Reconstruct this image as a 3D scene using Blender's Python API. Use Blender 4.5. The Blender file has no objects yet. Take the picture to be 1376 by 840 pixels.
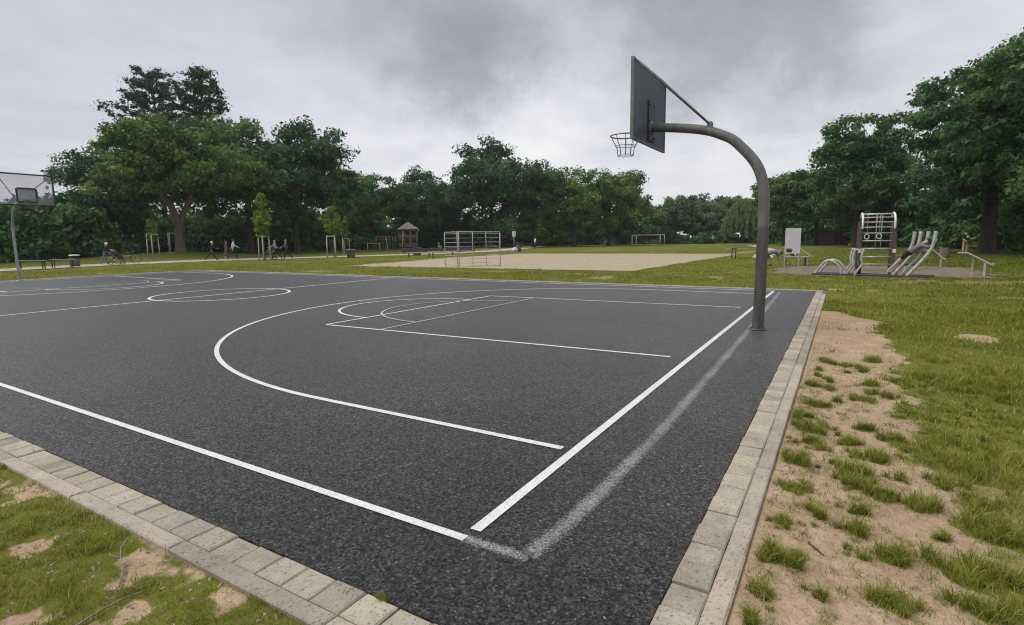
import bpy, bmesh, math, random
import numpy as np
from mathutils import Vector, Matrix, Quaternion

R = math.radians
S = bpy.context.scene
COL = S.collection

# ------------------------------------------------------------------ camera
CAM = Vector((-1.992, -1.482, 1.432))
PITCH, ROLL, YAW = 0.13450, -0.01283, 0.54311
fw = Vector((math.cos(YAW)*math.cos(PITCH), math.sin(YAW)*math.cos(PITCH), -math.sin(PITCH)))
rt = Vector((math.sin(YAW), -math.cos(YAW), 0)); up = rt.cross(fw)
r2 = rt*math.cos(ROLL)+up*math.sin(ROLL); u2 = -rt*math.sin(ROLL)+up*math.cos(ROLL)
cam = bpy.data.cameras.new('camera'); camo = bpy.data.objects.new('camera', cam); COL.objects.link(camo)
camo.matrix_world = Matrix(((r2.x, u2.x, -fw.x, CAM.x), (r2.y, u2.y, -fw.y, CAM.y), (r2.z, u2.z, -fw.z, CAM.z), (0, 0, 0, 1)))
cam.sensor_width = 36; cam.lens = 36*736.2/1376; cam.clip_start = 0.05; cam.clip_end = 3000
S.camera = camo

# ------------------------------------------------------------------ world: overcast sky
SUN_EL, SUN_AZ = R(54), R(122)            # azimuth measured from +X towards +Y
W = bpy.data.worlds.new('World'); S.world = W; W.use_nodes = True
nt = W.node_tree; nt.nodes.clear()
def N(t, **k):
    n = nt.nodes.new(t)
    for a, b in k.items(): setattr(n, a, b)
    return n
def L(a, b): nt.links.new(a, b)
def math_(op, a, b=None, clamp=False):
    n = N('ShaderNodeMath', operation=op, use_clamp=clamp)
    for i, v in enumerate((a, b)):
        if v is None: continue
        if isinstance(v, (int, float)): n.inputs[i].default_value = v
        else: L(v, n.inputs[i])
    return n.outputs[0]
sky = N('ShaderNodeTexSky', sky_type='NISHITA', sun_disc=False, sun_elevation=SUN_EL, sun_rotation=R(90)-SUN_AZ)
bg_sky = N('ShaderNodeBackground'); bg_sky.inputs[1].default_value = 0.1; L(sky.outputs[0], bg_sky.inputs[0])
tc = N('ShaderNodeTexCoord'); sep = N('ShaderNodeSeparateXYZ'); L(tc.outputs['Generated'], sep.inputs[0])
zc = math_('ADD', math_('MAXIMUM', sep.outputs[2], 0.0), 0.13)
comb = N('ShaderNodeCombineXYZ')
L(math_('DIVIDE', sep.outputs[0], zc), comb.inputs[0]); L(math_('DIVIDE', sep.outputs[1], zc), comb.inputs[1])
def noise(vec, scale, detail, rough, dist=0.0):
    n = N('ShaderNodeTexNoise'); n.inputs['Scale'].default_value = scale; n.inputs['Detail'].default_value = detail
    n.inputs['Roughness'].default_value = rough; n.inputs['Distortion'].default_value = dist; L(vec, n.inputs['Vector']); return n
n1 = noise(comb.outputs[0], 0.85, 5, 0.52, 0.6)
n2 = noise(comb.outputs[0], 2.3, 6, 0.55, 0.3)
warp = noise(tc.outputs['Generated'], 6.5, 5, 0.62)
wv = N('ShaderNodeVectorMath', operation='MULTIPLY_ADD'); L(warp.outputs['Color'], wv.inputs[0])
wv.inputs[1].default_value = (0.26,)*3
wo = N('ShaderNodeVectorMath', operation='SUBTRACT'); L(tc.outputs['Generated'], wo.inputs[0]); wo.inputs[1].default_value = (0.13,)*3
L(wo.outputs[0], wv.inputs[2])
def skydir(px, py): return (fw + r2*((px-688)/736.2) + u2*((420-py)/736.2)).normalized()
# cloud masses: compass direction, angular radius, thickness (+ brighter, - darker)
CLOUDS = [(560, 15, .20, -.38), (630, 80, .12, -.16), (970, -35, .24, -.42), (1060, 0, .13, -.08), (820, -30, .15, -.10), (700, 150, .14, -.05), (900, 225, .18, -.06),
          (430, 140, .14, -.05), (60, 130, .40, -.09), (450, 60, .15, .08), (580, 190, .24, .20), (880, 110, .20, .13), (1000, 265, .16, .15), (720, 250, .14, .10), (1180, 120, .2, -.03)]
tot = math_('ADD', math_('MULTIPLY', math_('SUBTRACT', n1.outputs['Fac'], 0.5), 0.30), math_('MULTIPLY', math_('SUBTRACT', n2.outputs['Fac'], 0.5), 0.22))
for px, py, rad, amt in CLOUDS:
    d = N('ShaderNodeVectorMath', operation='DISTANCE'); L(wv.outputs[0], d.inputs[0]); d.inputs[1].default_value = skydir(px, py)
    m = N('ShaderNodeMapRange', interpolation_type='SMOOTHERSTEP'); L(d.outputs['Value'], m.inputs[0])
    m.inputs[1].default_value = 0; m.inputs[2].default_value = rad*1.7; m.inputs[3].default_value = amt; m.inputs[4].default_value = 0
    tot = math_('ADD', tot, m.outputs[0])
bright = math_('ADD', tot, 0.515, clamp=True)
ramp = N('ShaderNodeValToRGB'); L(bright, ramp.inputs[0])
e = ramp.color_ramp.elements
e[0].position = 0.0; e[0].color = (0.19, 0.19, 0.21, 1)
e[1].position = 1.0; e[1].color = (0.76, 0.76, 0.74, 1)
for pos, c in ((0.25, (0.305, 0.307, 0.335, 1)), (0.5, (0.468, 0.472, 0.512, 1)), (0.72, (0.60, 0.605, 0.61, 1))):
    q = e.new(pos); q.color = c
bg_cl = N('ShaderNodeBackground'); bg_cl.inputs[1].default_value = 1.0; L(ramp.outputs[0], bg_cl.inputs[0])
mix = N('ShaderNodeMixShader'); mix.inputs[0].default_value = 0.96; L(bg_sky.outputs[0], mix.inputs[1]); L(bg_cl.outputs[0], mix.inputs[2])
out = N('ShaderNodeOutputWorld'); L(mix.outputs[0], out.inputs[0])

sun = bpy.data.lights.new('sun', 'SUN'); sun.energy = 1.5; sun.angle = R(28); sun.color = (1, .96, .9)
suno = bpy.data.objects.new('sun', sun); COL.objects.link(suno)
sd = Vector((math.cos(SUN_EL)*math.cos(SUN_AZ), math.cos(SUN_EL)*math.sin(SUN_AZ), math.sin(SUN_EL)))
suno.rotation_euler = sd.to_track_quat('Z', 'Y').to_euler(); suno.location = (0, 0, 40)

S.view_settings.view_transform = 'Standard'; S.view_settings.look = 'None'
S.view_settings.exposure = 0.62; S.view_settings.gamma = 1
S.cycles.use_denoising = True; S.cycles.denoiser = 'OPENIMAGEDENOISE'; S.cycles.denoising_input_passes = 'RGB_ALBEDO_NORMAL'; S.cycles.denoising_prefilter = 'ACCURATE'; S.cycles.use_adaptive_sampling = False; S.cycles.filter_width = 1.15
S.cycles.max_bounces = 6; S.cycles.diffuse_bounces = 3; S.cycles.transmission_bounces = 3; S.cycles.transparent_max_bounces = 8

rng = np.random.default_rng(7); random.seed(7)

# ------------------------------------------------------------------ helpers
def tag(o, label=None, cat=None, group=None, kind=None):
    for k, v in (('label', label), ('category', cat), ('group', group), ('kind', kind)):
        if v: o[k] = v
    return o
def thing(name, label, cat, loc=(0, 0, 0), rz=0, group=None):
    o = bpy.data.objects.new(name, None); COL.objects.link(o); o.empty_display_size = .1
    o.location = loc; o.rotation_euler = (0, 0, rz); return tag(o, label, cat, group)
def copy_tree(o, parent=None):
    c = o.copy(); COL.objects.link(c); c.parent = parent
    for ch in list(o.children): copy_tree(ch, c)
    return c
def at(px, dist, z=0.0):                    # a survey bearing and a distance to a place on the ground
    a = YAW - math.atan((px-688)/743.0); return Vector((CAM.x+dist*math.cos(a), CAM.y+dist*math.sin(a), z))
def bearing(px): return YAW - math.atan((px-688)/743.0)

class MB:
    def __init__(s): s.v = []; s.f = []; s.m = []
    def add(s, v, f, m=0):
        b = len(s.v); s.v += [tuple(p) for p in v]; s.f += [tuple(i+b for i in q) for q in f]; s.m += [m]*len(f); return s
    def box(s, c, d, rz=0, bev=0.0, m=0, rx=0, ry=0):
        hx, hy, hz = d[0]/2, d[1]/2, d[2]/2
        if bev <= 0:
            v = [(x, y, z) for z in (-hz, hz) for x, y in ((-hx, -hy), (hx, -hy), (hx, hy), (-hx, hy))]
            f = [(3, 2, 1, 0), (4, 5, 6, 7)]+[(i, (i+1) % 4, 4+(i+1) % 4, 4+i) for i in range(4)]
        else:
            b = min(bev, hx*.9, hy*.9, hz*.9); lay = []
            for z, ins in ((-hz, b), (-hz+b, 0), (hz-b, 0), (hz, b)):
                lay += [(-hx+ins, -hy+ins, z), (hx-ins, -hy+ins, z), (hx-ins, hy-ins, z), (-hx+ins, hy-ins, z)]
            v = lay; f = [(3, 2, 1, 0), (12, 13, 14, 15)]
            for k in range(3): f += [(k*4+i, k*4+(i+1) % 4, k*4+4+(i+1) % 4, k*4+4+i) for i in range(4)]
        M = Matrix.Translation(c) @ Matrix.Rotation(rz, 4, 'Z') @ Matrix.Rotation(ry, 4, 'Y') @ Matrix.Rotation(rx, 4, 'X')
        return s.add([M @ Vector(p) for p in v], f, m)
    def tube(s, pts, r, n=10, caps=True, m=0, closed=False):
        pts = [Vector(p) for p in pts]; k = len(pts)
        rr = [r]*k if isinstance(r, (int, float)) else list(r)
        ring = []; ref = None
        for i, p in enumerate(pts):
            if closed: t = pts[(i+1) % k]-pts[i-1]
            else: t = pts[min(i+1, k-1)]-pts[max(i-1, 0)]
            t.normalize()
            if ref is None: ref = t.orthogonal().normalized()
            ref = (ref - t*ref.dot(t))
            if ref.length < 1e-5: ref = t.orthogonal()
            ref.normalize(); b = t.cross(ref)
            ring.append([p+(ref*math.cos(2*math.pi*j/n)+b*math.sin(2*math.pi*j/n))*rr[i] for j in range(n)])
        v = [q for g in ring for q in g]; f = []
        for i in range(k if closed else k-1):
            a = i*n; c = ((i+1) % k)*n
            f += [(a+j, a+(j+1) % n, c+(j+1) % n, c+j) for j in range(n)]
        if caps and not closed: f += [tuple(range(n-1, -1, -1)), tuple((k-1)*n+j for j in range(n))]
        return s.add(v, f, m)
    def ball(s, c, r, n=10, k=7, m=0, zmin=-1.0):
        r = (r, r, r) if isinstance(r, (int, float)) else r; v = []; f = []
        for i in range(k+1):
            th = math.acos(max(zmin, -1)) * (1-i/k) if zmin > -1 else math.pi*(1-i/k)
            for j in range(n):
                ph = 2*math.pi*j/n; v.append((c[0]+r[0]*math.sin(th)*math.cos(ph), c[1]+r[1]*math.sin(th)*math.sin(ph), c[2]+r[2]*math.cos(th)))
        for i in range(k): f += [(i*n+j, i*n+(j+1) % n, (i+1)*n+(j+1) % n, (i+1)*n+j) for j in range(n)]
        return s.add(v, f, m)
    def sheet(s, left, right, m=0):
        n = len(left); return s.add(list(left)+list(right), [(i, n+i, n+i+1, i+1) for i in range(n-1)], m)
    def mesh(s, name, mats, smooth=False):
        me = bpy.data.meshes.new(name); me.from_pydata(s.v, [], s.f)
        for m in (mats if isinstance(mats, (list, tuple)) else [mats]): me.materials.append(m)
        if any(s.m): me.polygons.foreach_set('material_index', s.m)
        if smooth: me.polygons.foreach_set('use_smooth', [True]*len(s.f))
        me.update(); return me
    def build(s, name, mats, parent=None, smooth=False, loc=None):
        o = bpy.data.objects.new(name, s.mesh(name, mats, smooth)); COL.objects.link(o); o.parent = parent
        if loc is not None: o.location = loc
        return o
def np_mesh(name, V, F, mats, attrs=None, smooth=False, fsize=4):
    me = bpy.data.meshes.new(name); nv = len(V); nf = len(F)
    me.vertices.add(nv); me.vertices.foreach_set('co', np.asarray(V, np.float32).ravel())
    if isinstance(F, tuple): pass
    F = np.asarray(F, np.int32)
    me.loops.add(F.size); me.loops.foreach_set('vertex_index', F.ravel())
    me.polygons.add(nf); me.polygons.foreach_set('loop_start', np.arange(0, F.size, F.shape[1], dtype=np.int32))
    me.polygons.foreach_set('loop_total', np.full(nf, F.shape[1], np.int32))
    if smooth: me.polygons.foreach_set('use_smooth', np.ones(nf, bool))
    for m in (mats if isinstance(mats, (list, tuple)) else [mats]): me.materials.append(m)
    for k, a in (attrs or {}).items():
        at_ = me.attributes.new(k, 'FLOAT', 'POINT'); at_.data.foreach_set('value', np.asarray(a, np.float32))
    me.update(calc_edges=True); me.validate(); return me
def link(name, me, parent=None, loc=None, rz=0):
    o = bpy.data.objects.new(name, me); COL.objects.link(o); o.parent = parent
    if loc is not None: o.location = loc
    o.rotation_euler = (0, 0, rz); return o

# value noise in numpy
_perm = np.random.default_rng(3).random((256, 256))
def vnoise(x, y, sc=1.0, oct=3):
    x = np.asarray(x, float)*sc; y = np.asarray(y, float)*sc; tot = 0; amp = 1; nrm = 0
    for o in range(oct):
        xi = np.floor(x).astype(int); yi = np.floor(y).astype(int); fx = x-xi; fy = y-yi
        fx = fx*fx*(3-2*fx); fy = fy*fy*(3-2*fy); g = lambda a, b: _perm[a & 255, b & 255]
        v = (g(xi, yi)*(1-fx)+g(xi+1, yi)*fx)*(1-fy)+(g(xi, yi+1)*(1-fx)+g(xi+1, yi+1)*fx)*fy
        tot = tot+v*amp; nrm += amp; amp *= .5; x = x*2+17.3; y = y*2+5.1
    return tot/nrm

# ------------------------------------------------------------------ materials
MATS = {}
def mat(name, col, rough=.7, metal=0.0, var=.15, scale=6.0, bump=0.0, bscale=60.0, col2=None, spec=.5, detail=4):
    if name in MATS: return MATS[name]
    m = bpy.data.materials.new(name); m.use_nodes = True; t = m.node_tree; b = t.nodes['Principled BSDF']
    b.inputs['Roughness'].default_value = rough; b.inputs['Metallic'].default_value = metal; b.inputs['Specular IOR Level'].default_value = spec
    tcn = t.nodes.new('ShaderNodeTexCoord'); n = t.nodes.new('ShaderNodeTexNoise'); n.inputs['Scale'].default_value = scale; n.inputs['Detail'].default_value = detail
    t.links.new(tcn.outputs['Object'], n.inputs['Vector'])
    r = t.nodes.new('ShaderNodeValToRGB'); t.links.new(n.outputs['Fac'], r.inputs[0])
    c2 = col2 or tuple(min(1, c*(1+var)) for c in col); c1 = col if col2 else tuple(c*(1-var) for c in col)
    r.color_ramp.elements[0].color = (*c1, 1); r.color_ramp.elements[1].color = (*c2, 1)
    r.color_ramp.elements[0].position = .35; r.color_ramp.elements[1].position = .65
    t.links.new(r.outputs[0], b.inputs['Base Color'])
    if bump:
        n2_ = t.nodes.new('ShaderNodeTexNoise'); n2_.inputs['Scale'].default_value = bscale; n2_.inputs['Detail'].default_value = 5
        t.links.new(tcn.outputs['Object'], n2_.inputs['Vector'])
        bp = t.nodes.new('ShaderNodeBump'); bp.inputs['Strength'].default_value = bump; bp.inputs['Distance'].default_value = .01
        t.links.new(n2_.outputs['Fac'], bp.inputs['Height']); t.links.new(bp.outputs[0], b.inputs['Normal'])
    MATS[name] = m; return m
def nodes(name):
    m = bpy.data.materials.new(name); m.use_nodes = True; t = m.node_tree
    def nn(tp, **k):
        n = t.nodes.new(tp)
        for a, b in k.items(): setattr(n, a, b)
        return n
    return m, t, nn, t.links.new, t.nodes['Principled BSDF'], t.nodes['Material Output']
def ramp_(nn, ln, src, stops):
    r = nn('ShaderNodeValToRGB'); ln(src, r.inputs[0]); el = r.color_ramp.elements
    while len(el) < len(stops): el.new(.5)
    for q, (p, c) in zip(el, stops): q.position = p; q.color = (*c, 1) if len(c) == 3 else c
    return r.outputs[0]
def tex(nn, ln, vec, tp, scale, detail=3, rough=.5):
    n = nn('ShaderNodeTex'+tp); n.inputs['Scale'].default_value = scale
    if tp == 'Noise': n.inputs['Detail'].default_value = detail; n.inputs['Roughness'].default_value = rough
    ln(vec, n.inputs['Vector']); return n
def mixc(nn, ln, fac, a, b, blend='MIX'):
    n = nn('ShaderNodeMix', data_type='RGBA', blend_type=blend)
    for i, v in ((0, fac), (6, a), (7, b)):
        if isinstance(v, (int, float)): n.inputs[i].default_value = v
        elif isinstance(v, tuple): n.inputs[i].default_value = (*v, 1)
        else: ln(v, n.inputs[i])
    return n.outputs[2]

def m_asphalt():
    m, t, nn, ln, b, o = nodes('asphalt'); tcn = nn('ShaderNodeTexCoord'); v = tcn.outputs['Object']
    big = tex(nn, ln, v, 'Noise', .28, 6, .68); med = tex(nn, ln, v, 'Noise', 1.7, 8, .75)
    vor = tex(nn, ln, v, 'Voronoi', 120); crs = tex(nn, ln, v, 'Voronoi', 78); gr = tex(nn, ln, v, 'Noise', 62, 6, .85)
    base = ramp_(nn, ln, big.outputs['Fac'], [(.32, (.0065, .0065, .0067)), (.5, (.0125, .0123, .0120)), (.68, (.023, .0222, .0214))])
    base = mixc(nn, ln, 1.0, base, ramp_(nn, ln, med.outputs['Fac'], [(.28, (.60, .60, .60)), (.72, (1.36, 1.35, 1.33))]), 'MULTIPLY')
    g1 = ramp_(nn, ln, vor.outputs['Color'], [(0, (.2, .2, .2)), (.45, (.6, .6, .6)), (.7, (1.2, 1.2, 1.2)), (.86, (3.0, 2.98, 2.9)), (1, (6, 5.9, 5.7))])
    g2 = ramp_(nn, ln, crs.outputs['Color'], [(0, (.35, .35, .36)), (.5, (.85, .85, .85)), (.8, (1.4, 1.4, 1.38)), (1, (3.2, 3.15, 3.0))])
    g3 = ramp_(nn, ln, gr.outputs['Fac'], [(.36, (.35, .35, .36)), (.5, (1, 1, 1)), (.66, (1.8, 1.8, 1.78))])
    base = mixc(nn, ln, 1.0, mixc(nn, ln, 1.0, base, g1, 'MULTIPLY'), mixc(nn, ln, 1.0, g2, g3, 'MULTIPLY'), 'MULTIPLY')
    ln(base, b.inputs['Base Color'])
    gl = nn('ShaderNodeMath', operation='MULTIPLY'); ln(g2, gl.inputs[0]); ln(g3, gl.inputs[1])
    for nm, lo, hi in (('Specular IOR Level', .03, .62), ('Sheen Weight', .05, .46)):
        q = nn('ShaderNodeMapRange'); ln(gl.outputs[0], q.inputs[0]); q.inputs[1].default_value = .15; q.inputs[2].default_value = 2.2; q.inputs[3].default_value = lo; q.inputs[4].default_value = hi; ln(q.outputs[0], b.inputs[nm])
    b.inputs['Roughness'].default_value = .40; b.inputs['Sheen Roughness'].default_value = .45; b.inputs['Sheen Tint'].default_value = (.9, .88, .84, 1)
    bp = nn('ShaderNodeBump'); bp.inputs['Strength'].default_value = .5; bp.inputs['Distance'].default_value = .005
    h = nn('ShaderNodeMath', operation='ADD'); ln(vor.outputs['Distance'], h.inputs[0]); ln(gr.outputs['Fac'], h.inputs[1]); ln(h.outputs[0], bp.inputs['Height']); ln(bp.outputs[0], b.inputs['Normal'])
    return m
def m_paint(name, col, cover, soft=False):
    # road paint: worn through by the coarse aggregate below
    m, t, nn, ln, b, o = nodes(name); tcn = nn('ShaderNodeTexCoord'); v = tcn.outputs['Object']
    vor = tex(nn, ln, v, 'Voronoi', 125); wear = tex(nn, ln, v, 'Noise', 2.2, 5, .7); fine = tex(nn, ln, v, 'Noise', 90, 4, .75)
    c = ramp_(nn, ln, wear.outputs['Fac'], [(.3, tuple(k*.86 for k in col)), (.7, col)])
    grain = ramp_(nn, ln, vor.outputs['Color'], [(0, (.62, .62, .62)), (.5, (1, 1, 1)), (1, (1.08, 1.08, 1.08))])
    ln(mixc(nn, ln, 1.0, c, grain, 'MULTIPLY'), b.inputs['Base Color']); b.inputs['Roughness'].default_value = .62
    a = nn('ShaderNodeMath', operation='ADD'); ln(fine.outputs['Fac'], a.inputs[0]); a.inputs[1].default_value = cover-.5
    w2 = nn('ShaderNodeMath', operation='MULTIPLY_ADD'); ln(wear.outputs['Fac'], w2.inputs[0]); w2.inputs[1].default_value = .35; ln(a.outputs[0], w2.inputs[2])
    src = w2.outputs[0]
    if soft:                              # feathered, scrubbed-off old stripe
        at_ = nn('ShaderNodeAttribute', attribute_name='edge'); q = nn('ShaderNodeMath', operation='MULTIPLY_ADD'); ln(at_.outputs['Fac'], q.inputs[0]); q.inputs[1].default_value = -.36; ln(src, q.inputs[2]); src = q.outputs[0]
    mr = nn('ShaderNodeMapRange'); ln(src, mr.inputs[0]); mr.inputs[1].default_value = .5; mr.inputs[2].default_value = .80 if soft else .60
    tr = nn('ShaderNodeBsdfTransparent'); mx = nn('ShaderNodeMixShader'); ln(mr.outputs[0], mx.inputs[0]); ln(tr.outputs[0], mx.inputs[1]); ln(b.outputs[0], mx.inputs[2]); ln(mx.outputs[0], o.inputs[0])
    return m
def m_ground():
    m, t, nn, ln, b, o = nodes('meadow_soil'); geo = nn('ShaderNodeNewGeometry'); v = geo.outputs['Position']
    dirt = nn('ShaderNodeAttribute', attribute_name='dirt'); lush = nn('ShaderNodeAttribute', attribute_name='lush')
    n0 = tex(nn, ln, v, 'Noise', .25, 5, .6); n1_ = tex(nn, ln, v, 'Noise', 2.6, 6, .7); n2_ = tex(nn, ln, v, 'Noise', 24, 5, .65); n3 = tex(nn, ln, v, 'Noise', 120, 3, .6)
    olive = ramp_(nn, ln, n0.outputs['Fac'], [(.35, (.135, .165, .024)), (.65, (.190, .205, .036))])
    green = ramp_(nn, ln, n0.outputs['Fac'], [(.35, (.050, .088, .010)), (.65, (.075, .115, .015))])
    g = mixc(nn, ln, lush.outputs['Fac'], olive, green)
    g = mixc(nn, ln, 1.0, g, ramp_(nn, ln, n1_.outputs['Fac'], [(.3, (.55, .58, .55)), (.5, (.95, .95, .95)), (.7, (1.25, 1.2, 1.15))]), 'MULTIPLY')
    g = mixc(nn, ln, 1.0, g, ramp_(nn, ln, n2_.outputs['Fac'], [(.3, (.7, .7, .7)), (.7, (1.25, 1.25, 1.25))]), 'MULTIPLY')
    g = mixc(nn, ln, ramp_(nn, ln, n2_.outputs['Fac'], [(.42, (0, 0, 0)), (.62, (.62, .62, .62))]), g, (.125, .100, .045))
    d = ramp_(nn, ln, n1_.outputs['Fac'], [(.3, (.34, .240, .150)), (.7, (.50, .378, .255))])
    d = mixc(nn, ln, 1.0, d, ramp_(nn, ln, n2_.outputs['Fac'], [(.3, (.72, .70, .66)), (.55, (1.0, 1.0, 1.0)), (.75, (1.12, 1.12, 1.14))]), 'MULTIPLY')
    d = mixc(nn, ln, 1.0, d, ramp_(nn, ln, n3.outputs['Fac'], [(.28, (.62, .6, .58)), (.45, (1, 1, 1)), (.75, (1.1, 1.1, 1.1))]), 'MULTIPLY')
    a = nn('ShaderNodeMath', operation='MULTIPLY_ADD'); ln(n2_.outputs['Fac'], a.inputs[0]); a.inputs[1].default_value = .5; ln(dirt.outputs['Fac'], a.inputs[2])
    mr = nn('ShaderNodeMapRange'); ln(a.outputs[0], mr.inputs[0]); mr.inputs[1].default_value = .62; mr.inputs[2].default_value = .86
    ln(mixc(nn, ln, mr.outputs[0], g, d), b.inputs['Base Color']); b.inputs['Roughness'].default_value = 1.0; b.inputs['Specular IOR Level'].default_value = .05
    bp = nn('ShaderNodeBump'); bp.inputs['Strength'].default_value = .8; bp.inputs['Distance'].default_value = .02
    h = nn('ShaderNodeMath', operation='MULTIPLY_ADD'); ln(n3.outputs['Fac'], h.inputs[0]); h.inputs[1].default_value = .35; ln(n2_.outputs['Fac'], h.inputs[2]); ln(h.outputs[0], bp.inputs['Height']); ln(bp.outputs[0], b.inputs['Normal'])
    return m
def m_blade():
    m, t, nn, ln, b, o = nodes('grass_blade'); a = nn('ShaderNodeAttribute', attribute_name='tint'); lush = nn('ShaderNodeAttribute', attribute_name='lush')
    c1 = ramp_(nn, ln, a.outputs['Fac'], [(0, (.085, .115, .013)), (.45, (.185, .220, .025)), (.8, (.295, .310, .055)), (.93, (.38, .34, .13)), (1, (.50, .44, .23))])
    c2 = ramp_(nn, ln, a.outputs['Fac'], [(0, (.060, .087, .007)), (.6, (.150, .182, .016)), (.94, (.27, .29, .04)), (1, (.42, .36, .16))])
    c = mixc(nn, ln, lush.outputs['Fac'], c1, c2)
    ln(c, b.inputs['Base Color']); b.inputs['Roughness'].default_value = .65; b.inputs['Specular IOR Level'].default_value = .12
    tl = nn('ShaderNodeBsdfTranslucent'); ln(c, tl.inputs[0]); mx = nn('ShaderNodeMixShader'); mx.inputs[0].default_value = .35; ln(b.outputs[0], mx.inputs[1]); ln(tl.outputs[0], mx.inputs[2]); ln(mx.outputs[0], o.inputs[0])
    return m
def m_leaf(name, dark, mid, light, trans=.3):
    m, t, nn, ln, b, o = nodes(name); a = nn('ShaderNodeAttribute', attribute_name='tint'); oi = nn('ShaderNodeObjectInfo')
    c = ramp_(nn, ln, a.outputs['Fac'], [(0, dark), (.5, mid), (1, light)])
    c = mixc(nn, ln, 1.0, c, ramp_(nn, ln, oi.outputs['Random'], [(0, (.80, .86, .92)), (1, (1.16, 1.10, .92))]), 'MULTIPLY')
    ln(c, b.inputs['Base Color']); b.inputs['Roughness'].default_value = .6; b.inputs['Specular IOR Level'].default_value = .15
    tl = nn('ShaderNodeBsdfTranslucent'); ln(c, tl.inputs[0]); mx = nn('ShaderNodeMixShader'); mx.inputs[0].default_value = trans; ln(b.outputs[0], mx.inputs[1]); ln(tl.outputs[0], mx.inputs[2]); ln(mx.outputs[0], o.inputs[0])
    return m
def m_concrete(name, c1, c2, rough=.9, pit=True):
    m, t, nn, ln, b, o = nodes(name); tcn = nn('ShaderNodeTexCoord'); geo = nn('ShaderNodeNewGeometry'); v = geo.outputs['Position']; oi = nn('ShaderNodeObjectInfo')
    n1_ = tex(nn, ln, v, 'Noise', 5, 6, .7); n2_ = tex(nn, ln, v, 'Noise', 75, 4, .65)
    c = ramp_(nn, ln, n1_.outputs['Fac'], [(.3, c1), (.7, c2)])
    c = mixc(nn, ln, 1.0, c, ramp_(nn, ln, n2_.outputs['Fac'], [(.33, (.35, .33, .30)), (.42, (.95, .95, .95)), (.7, (1.1, 1.1, 1.1))]), 'MULTIPLY')
    c = mixc(nn, ln, 1.0, c, ramp_(nn, ln, oi.outputs['Random'], [(0, (.74, .745, .75)), (1, (1.10, 1.085, 1.06))]), 'MULTIPLY')
    n4 = tex(nn, ln, v, 'Noise', 1.6, 6, .75); c = mixc(nn, ln, 1.0, c, ramp_(nn, ln, n4.outputs['Fac'], [(.30, (.70, .69, .64)), (.5, (1, 1, 1)), (.75, (1.06, 1.05, 1.02))]), 'MULTIPLY')
    ln(c, b.inputs['Base Color']); b.inputs['Roughness'].default_value = rough; b.inputs['Specular IOR Level'].default_value = .2
    bp = nn('ShaderNodeBump'); bp.inputs['Strength'].default_value = .6; bp.inputs['Distance'].default_value = .004; ln(n2_.outputs['Fac'], bp.inputs['Height']); ln(bp.outputs[0], b.inputs['Normal'])
    return m
M_ASPH = m_asphalt(); M_PAINT = m_paint('white_line_paint', (.74, .74, .71), .79); M_PAINT_OLD = m_paint('worn_line_paint', (.42, .42, .415), .72); M_SMEAR = m_paint('scrubbed_paint', (.37, .37, .365), .475, True)
M_GROUND = m_ground(); M_BLADE = m_blade()
M_PAVER = m_concrete('paver_concrete', (.335, .295, .235), (.465, .415, .335)); M_KERB = m_concrete('kerb_concrete', (.335, .29, .235), (.45, .395, .325)); M_BED = mat('joint_sand', (.13, .115, .085), .95, var=.4, scale=40)
LEAF = {'dark': m_leaf('leaf_dark', (.030, .073, .034), (.064, .137, .056), (.136, .232, .095)),
        'mid': m_leaf('leaf_mid', (.038, .090, .031), (.086, .172, .053), (.168, .280, .094)),
        'light': m_leaf('leaf_light', (.046, .094, .026), (.100, .178, .048), (.190, .280, .085)),
        'pine': m_leaf('needles', (.034, .058, .032), (.056, .092, .048), (.095, .130, .070), .2),
        'sap': m_leaf('leaf_sapling', (.095, .155, .028), (.175, .265, .048), (.28, .36, .09), .45),
        'willow': m_leaf('leaf_willow', (.110, .150, .055), (.185, .235, .090), (.27, .32, .13), .4),
        'far': m_leaf('leaf_far_hazed', (.070, .115, .050), (.120, .180, .078), (.190, .255, .115))}  # paler leaf colours for the far trees: haze fade painted into the leaves
M_BARK = mat('bark', (.115, .09, .07), .95, var=.35, scale=9, bump=.8, bscale=25)
M_BARKD = mat('bark_dark', (.055, .045, .038), .95, var=.35, scale=9, bump=.8, bscale=25)
M_STEEL = mat('galvanised_steel', (.33, .34, .345), .48, .55, .15, 7, .1, 40)
M_POST = None
M_DARK = mat('dark_steel', (.035, .036, .038), .55, .3, .2, 5)
M_WHITE = mat('white_coat', (.66, .66, .64), .5, 0, .08, 4)
M_WOODG = mat('weathered_wood', (.20, .165, .13), .9, 0, .3, 10, .5, 30)
M_PLAY = mat('play_wood', (.125, .10, .085), .9, 0, .3, 8, .5, 30)
M_WOODD = mat('dark_wood', (.085, .068, .058), .9, 0, .3, 10, .5, 30)
M_SAND = m_concrete('pitch_sand', (.36, .295, .205), (.47, .39, .28)); M_PATH = m_concrete('path_gravel', (.44, .40, .34), (.56, .51, .44)); M_CHIP = m_concrete('bark_mulch', (.17, .13, .098), (.27, .205, .155))

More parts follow.
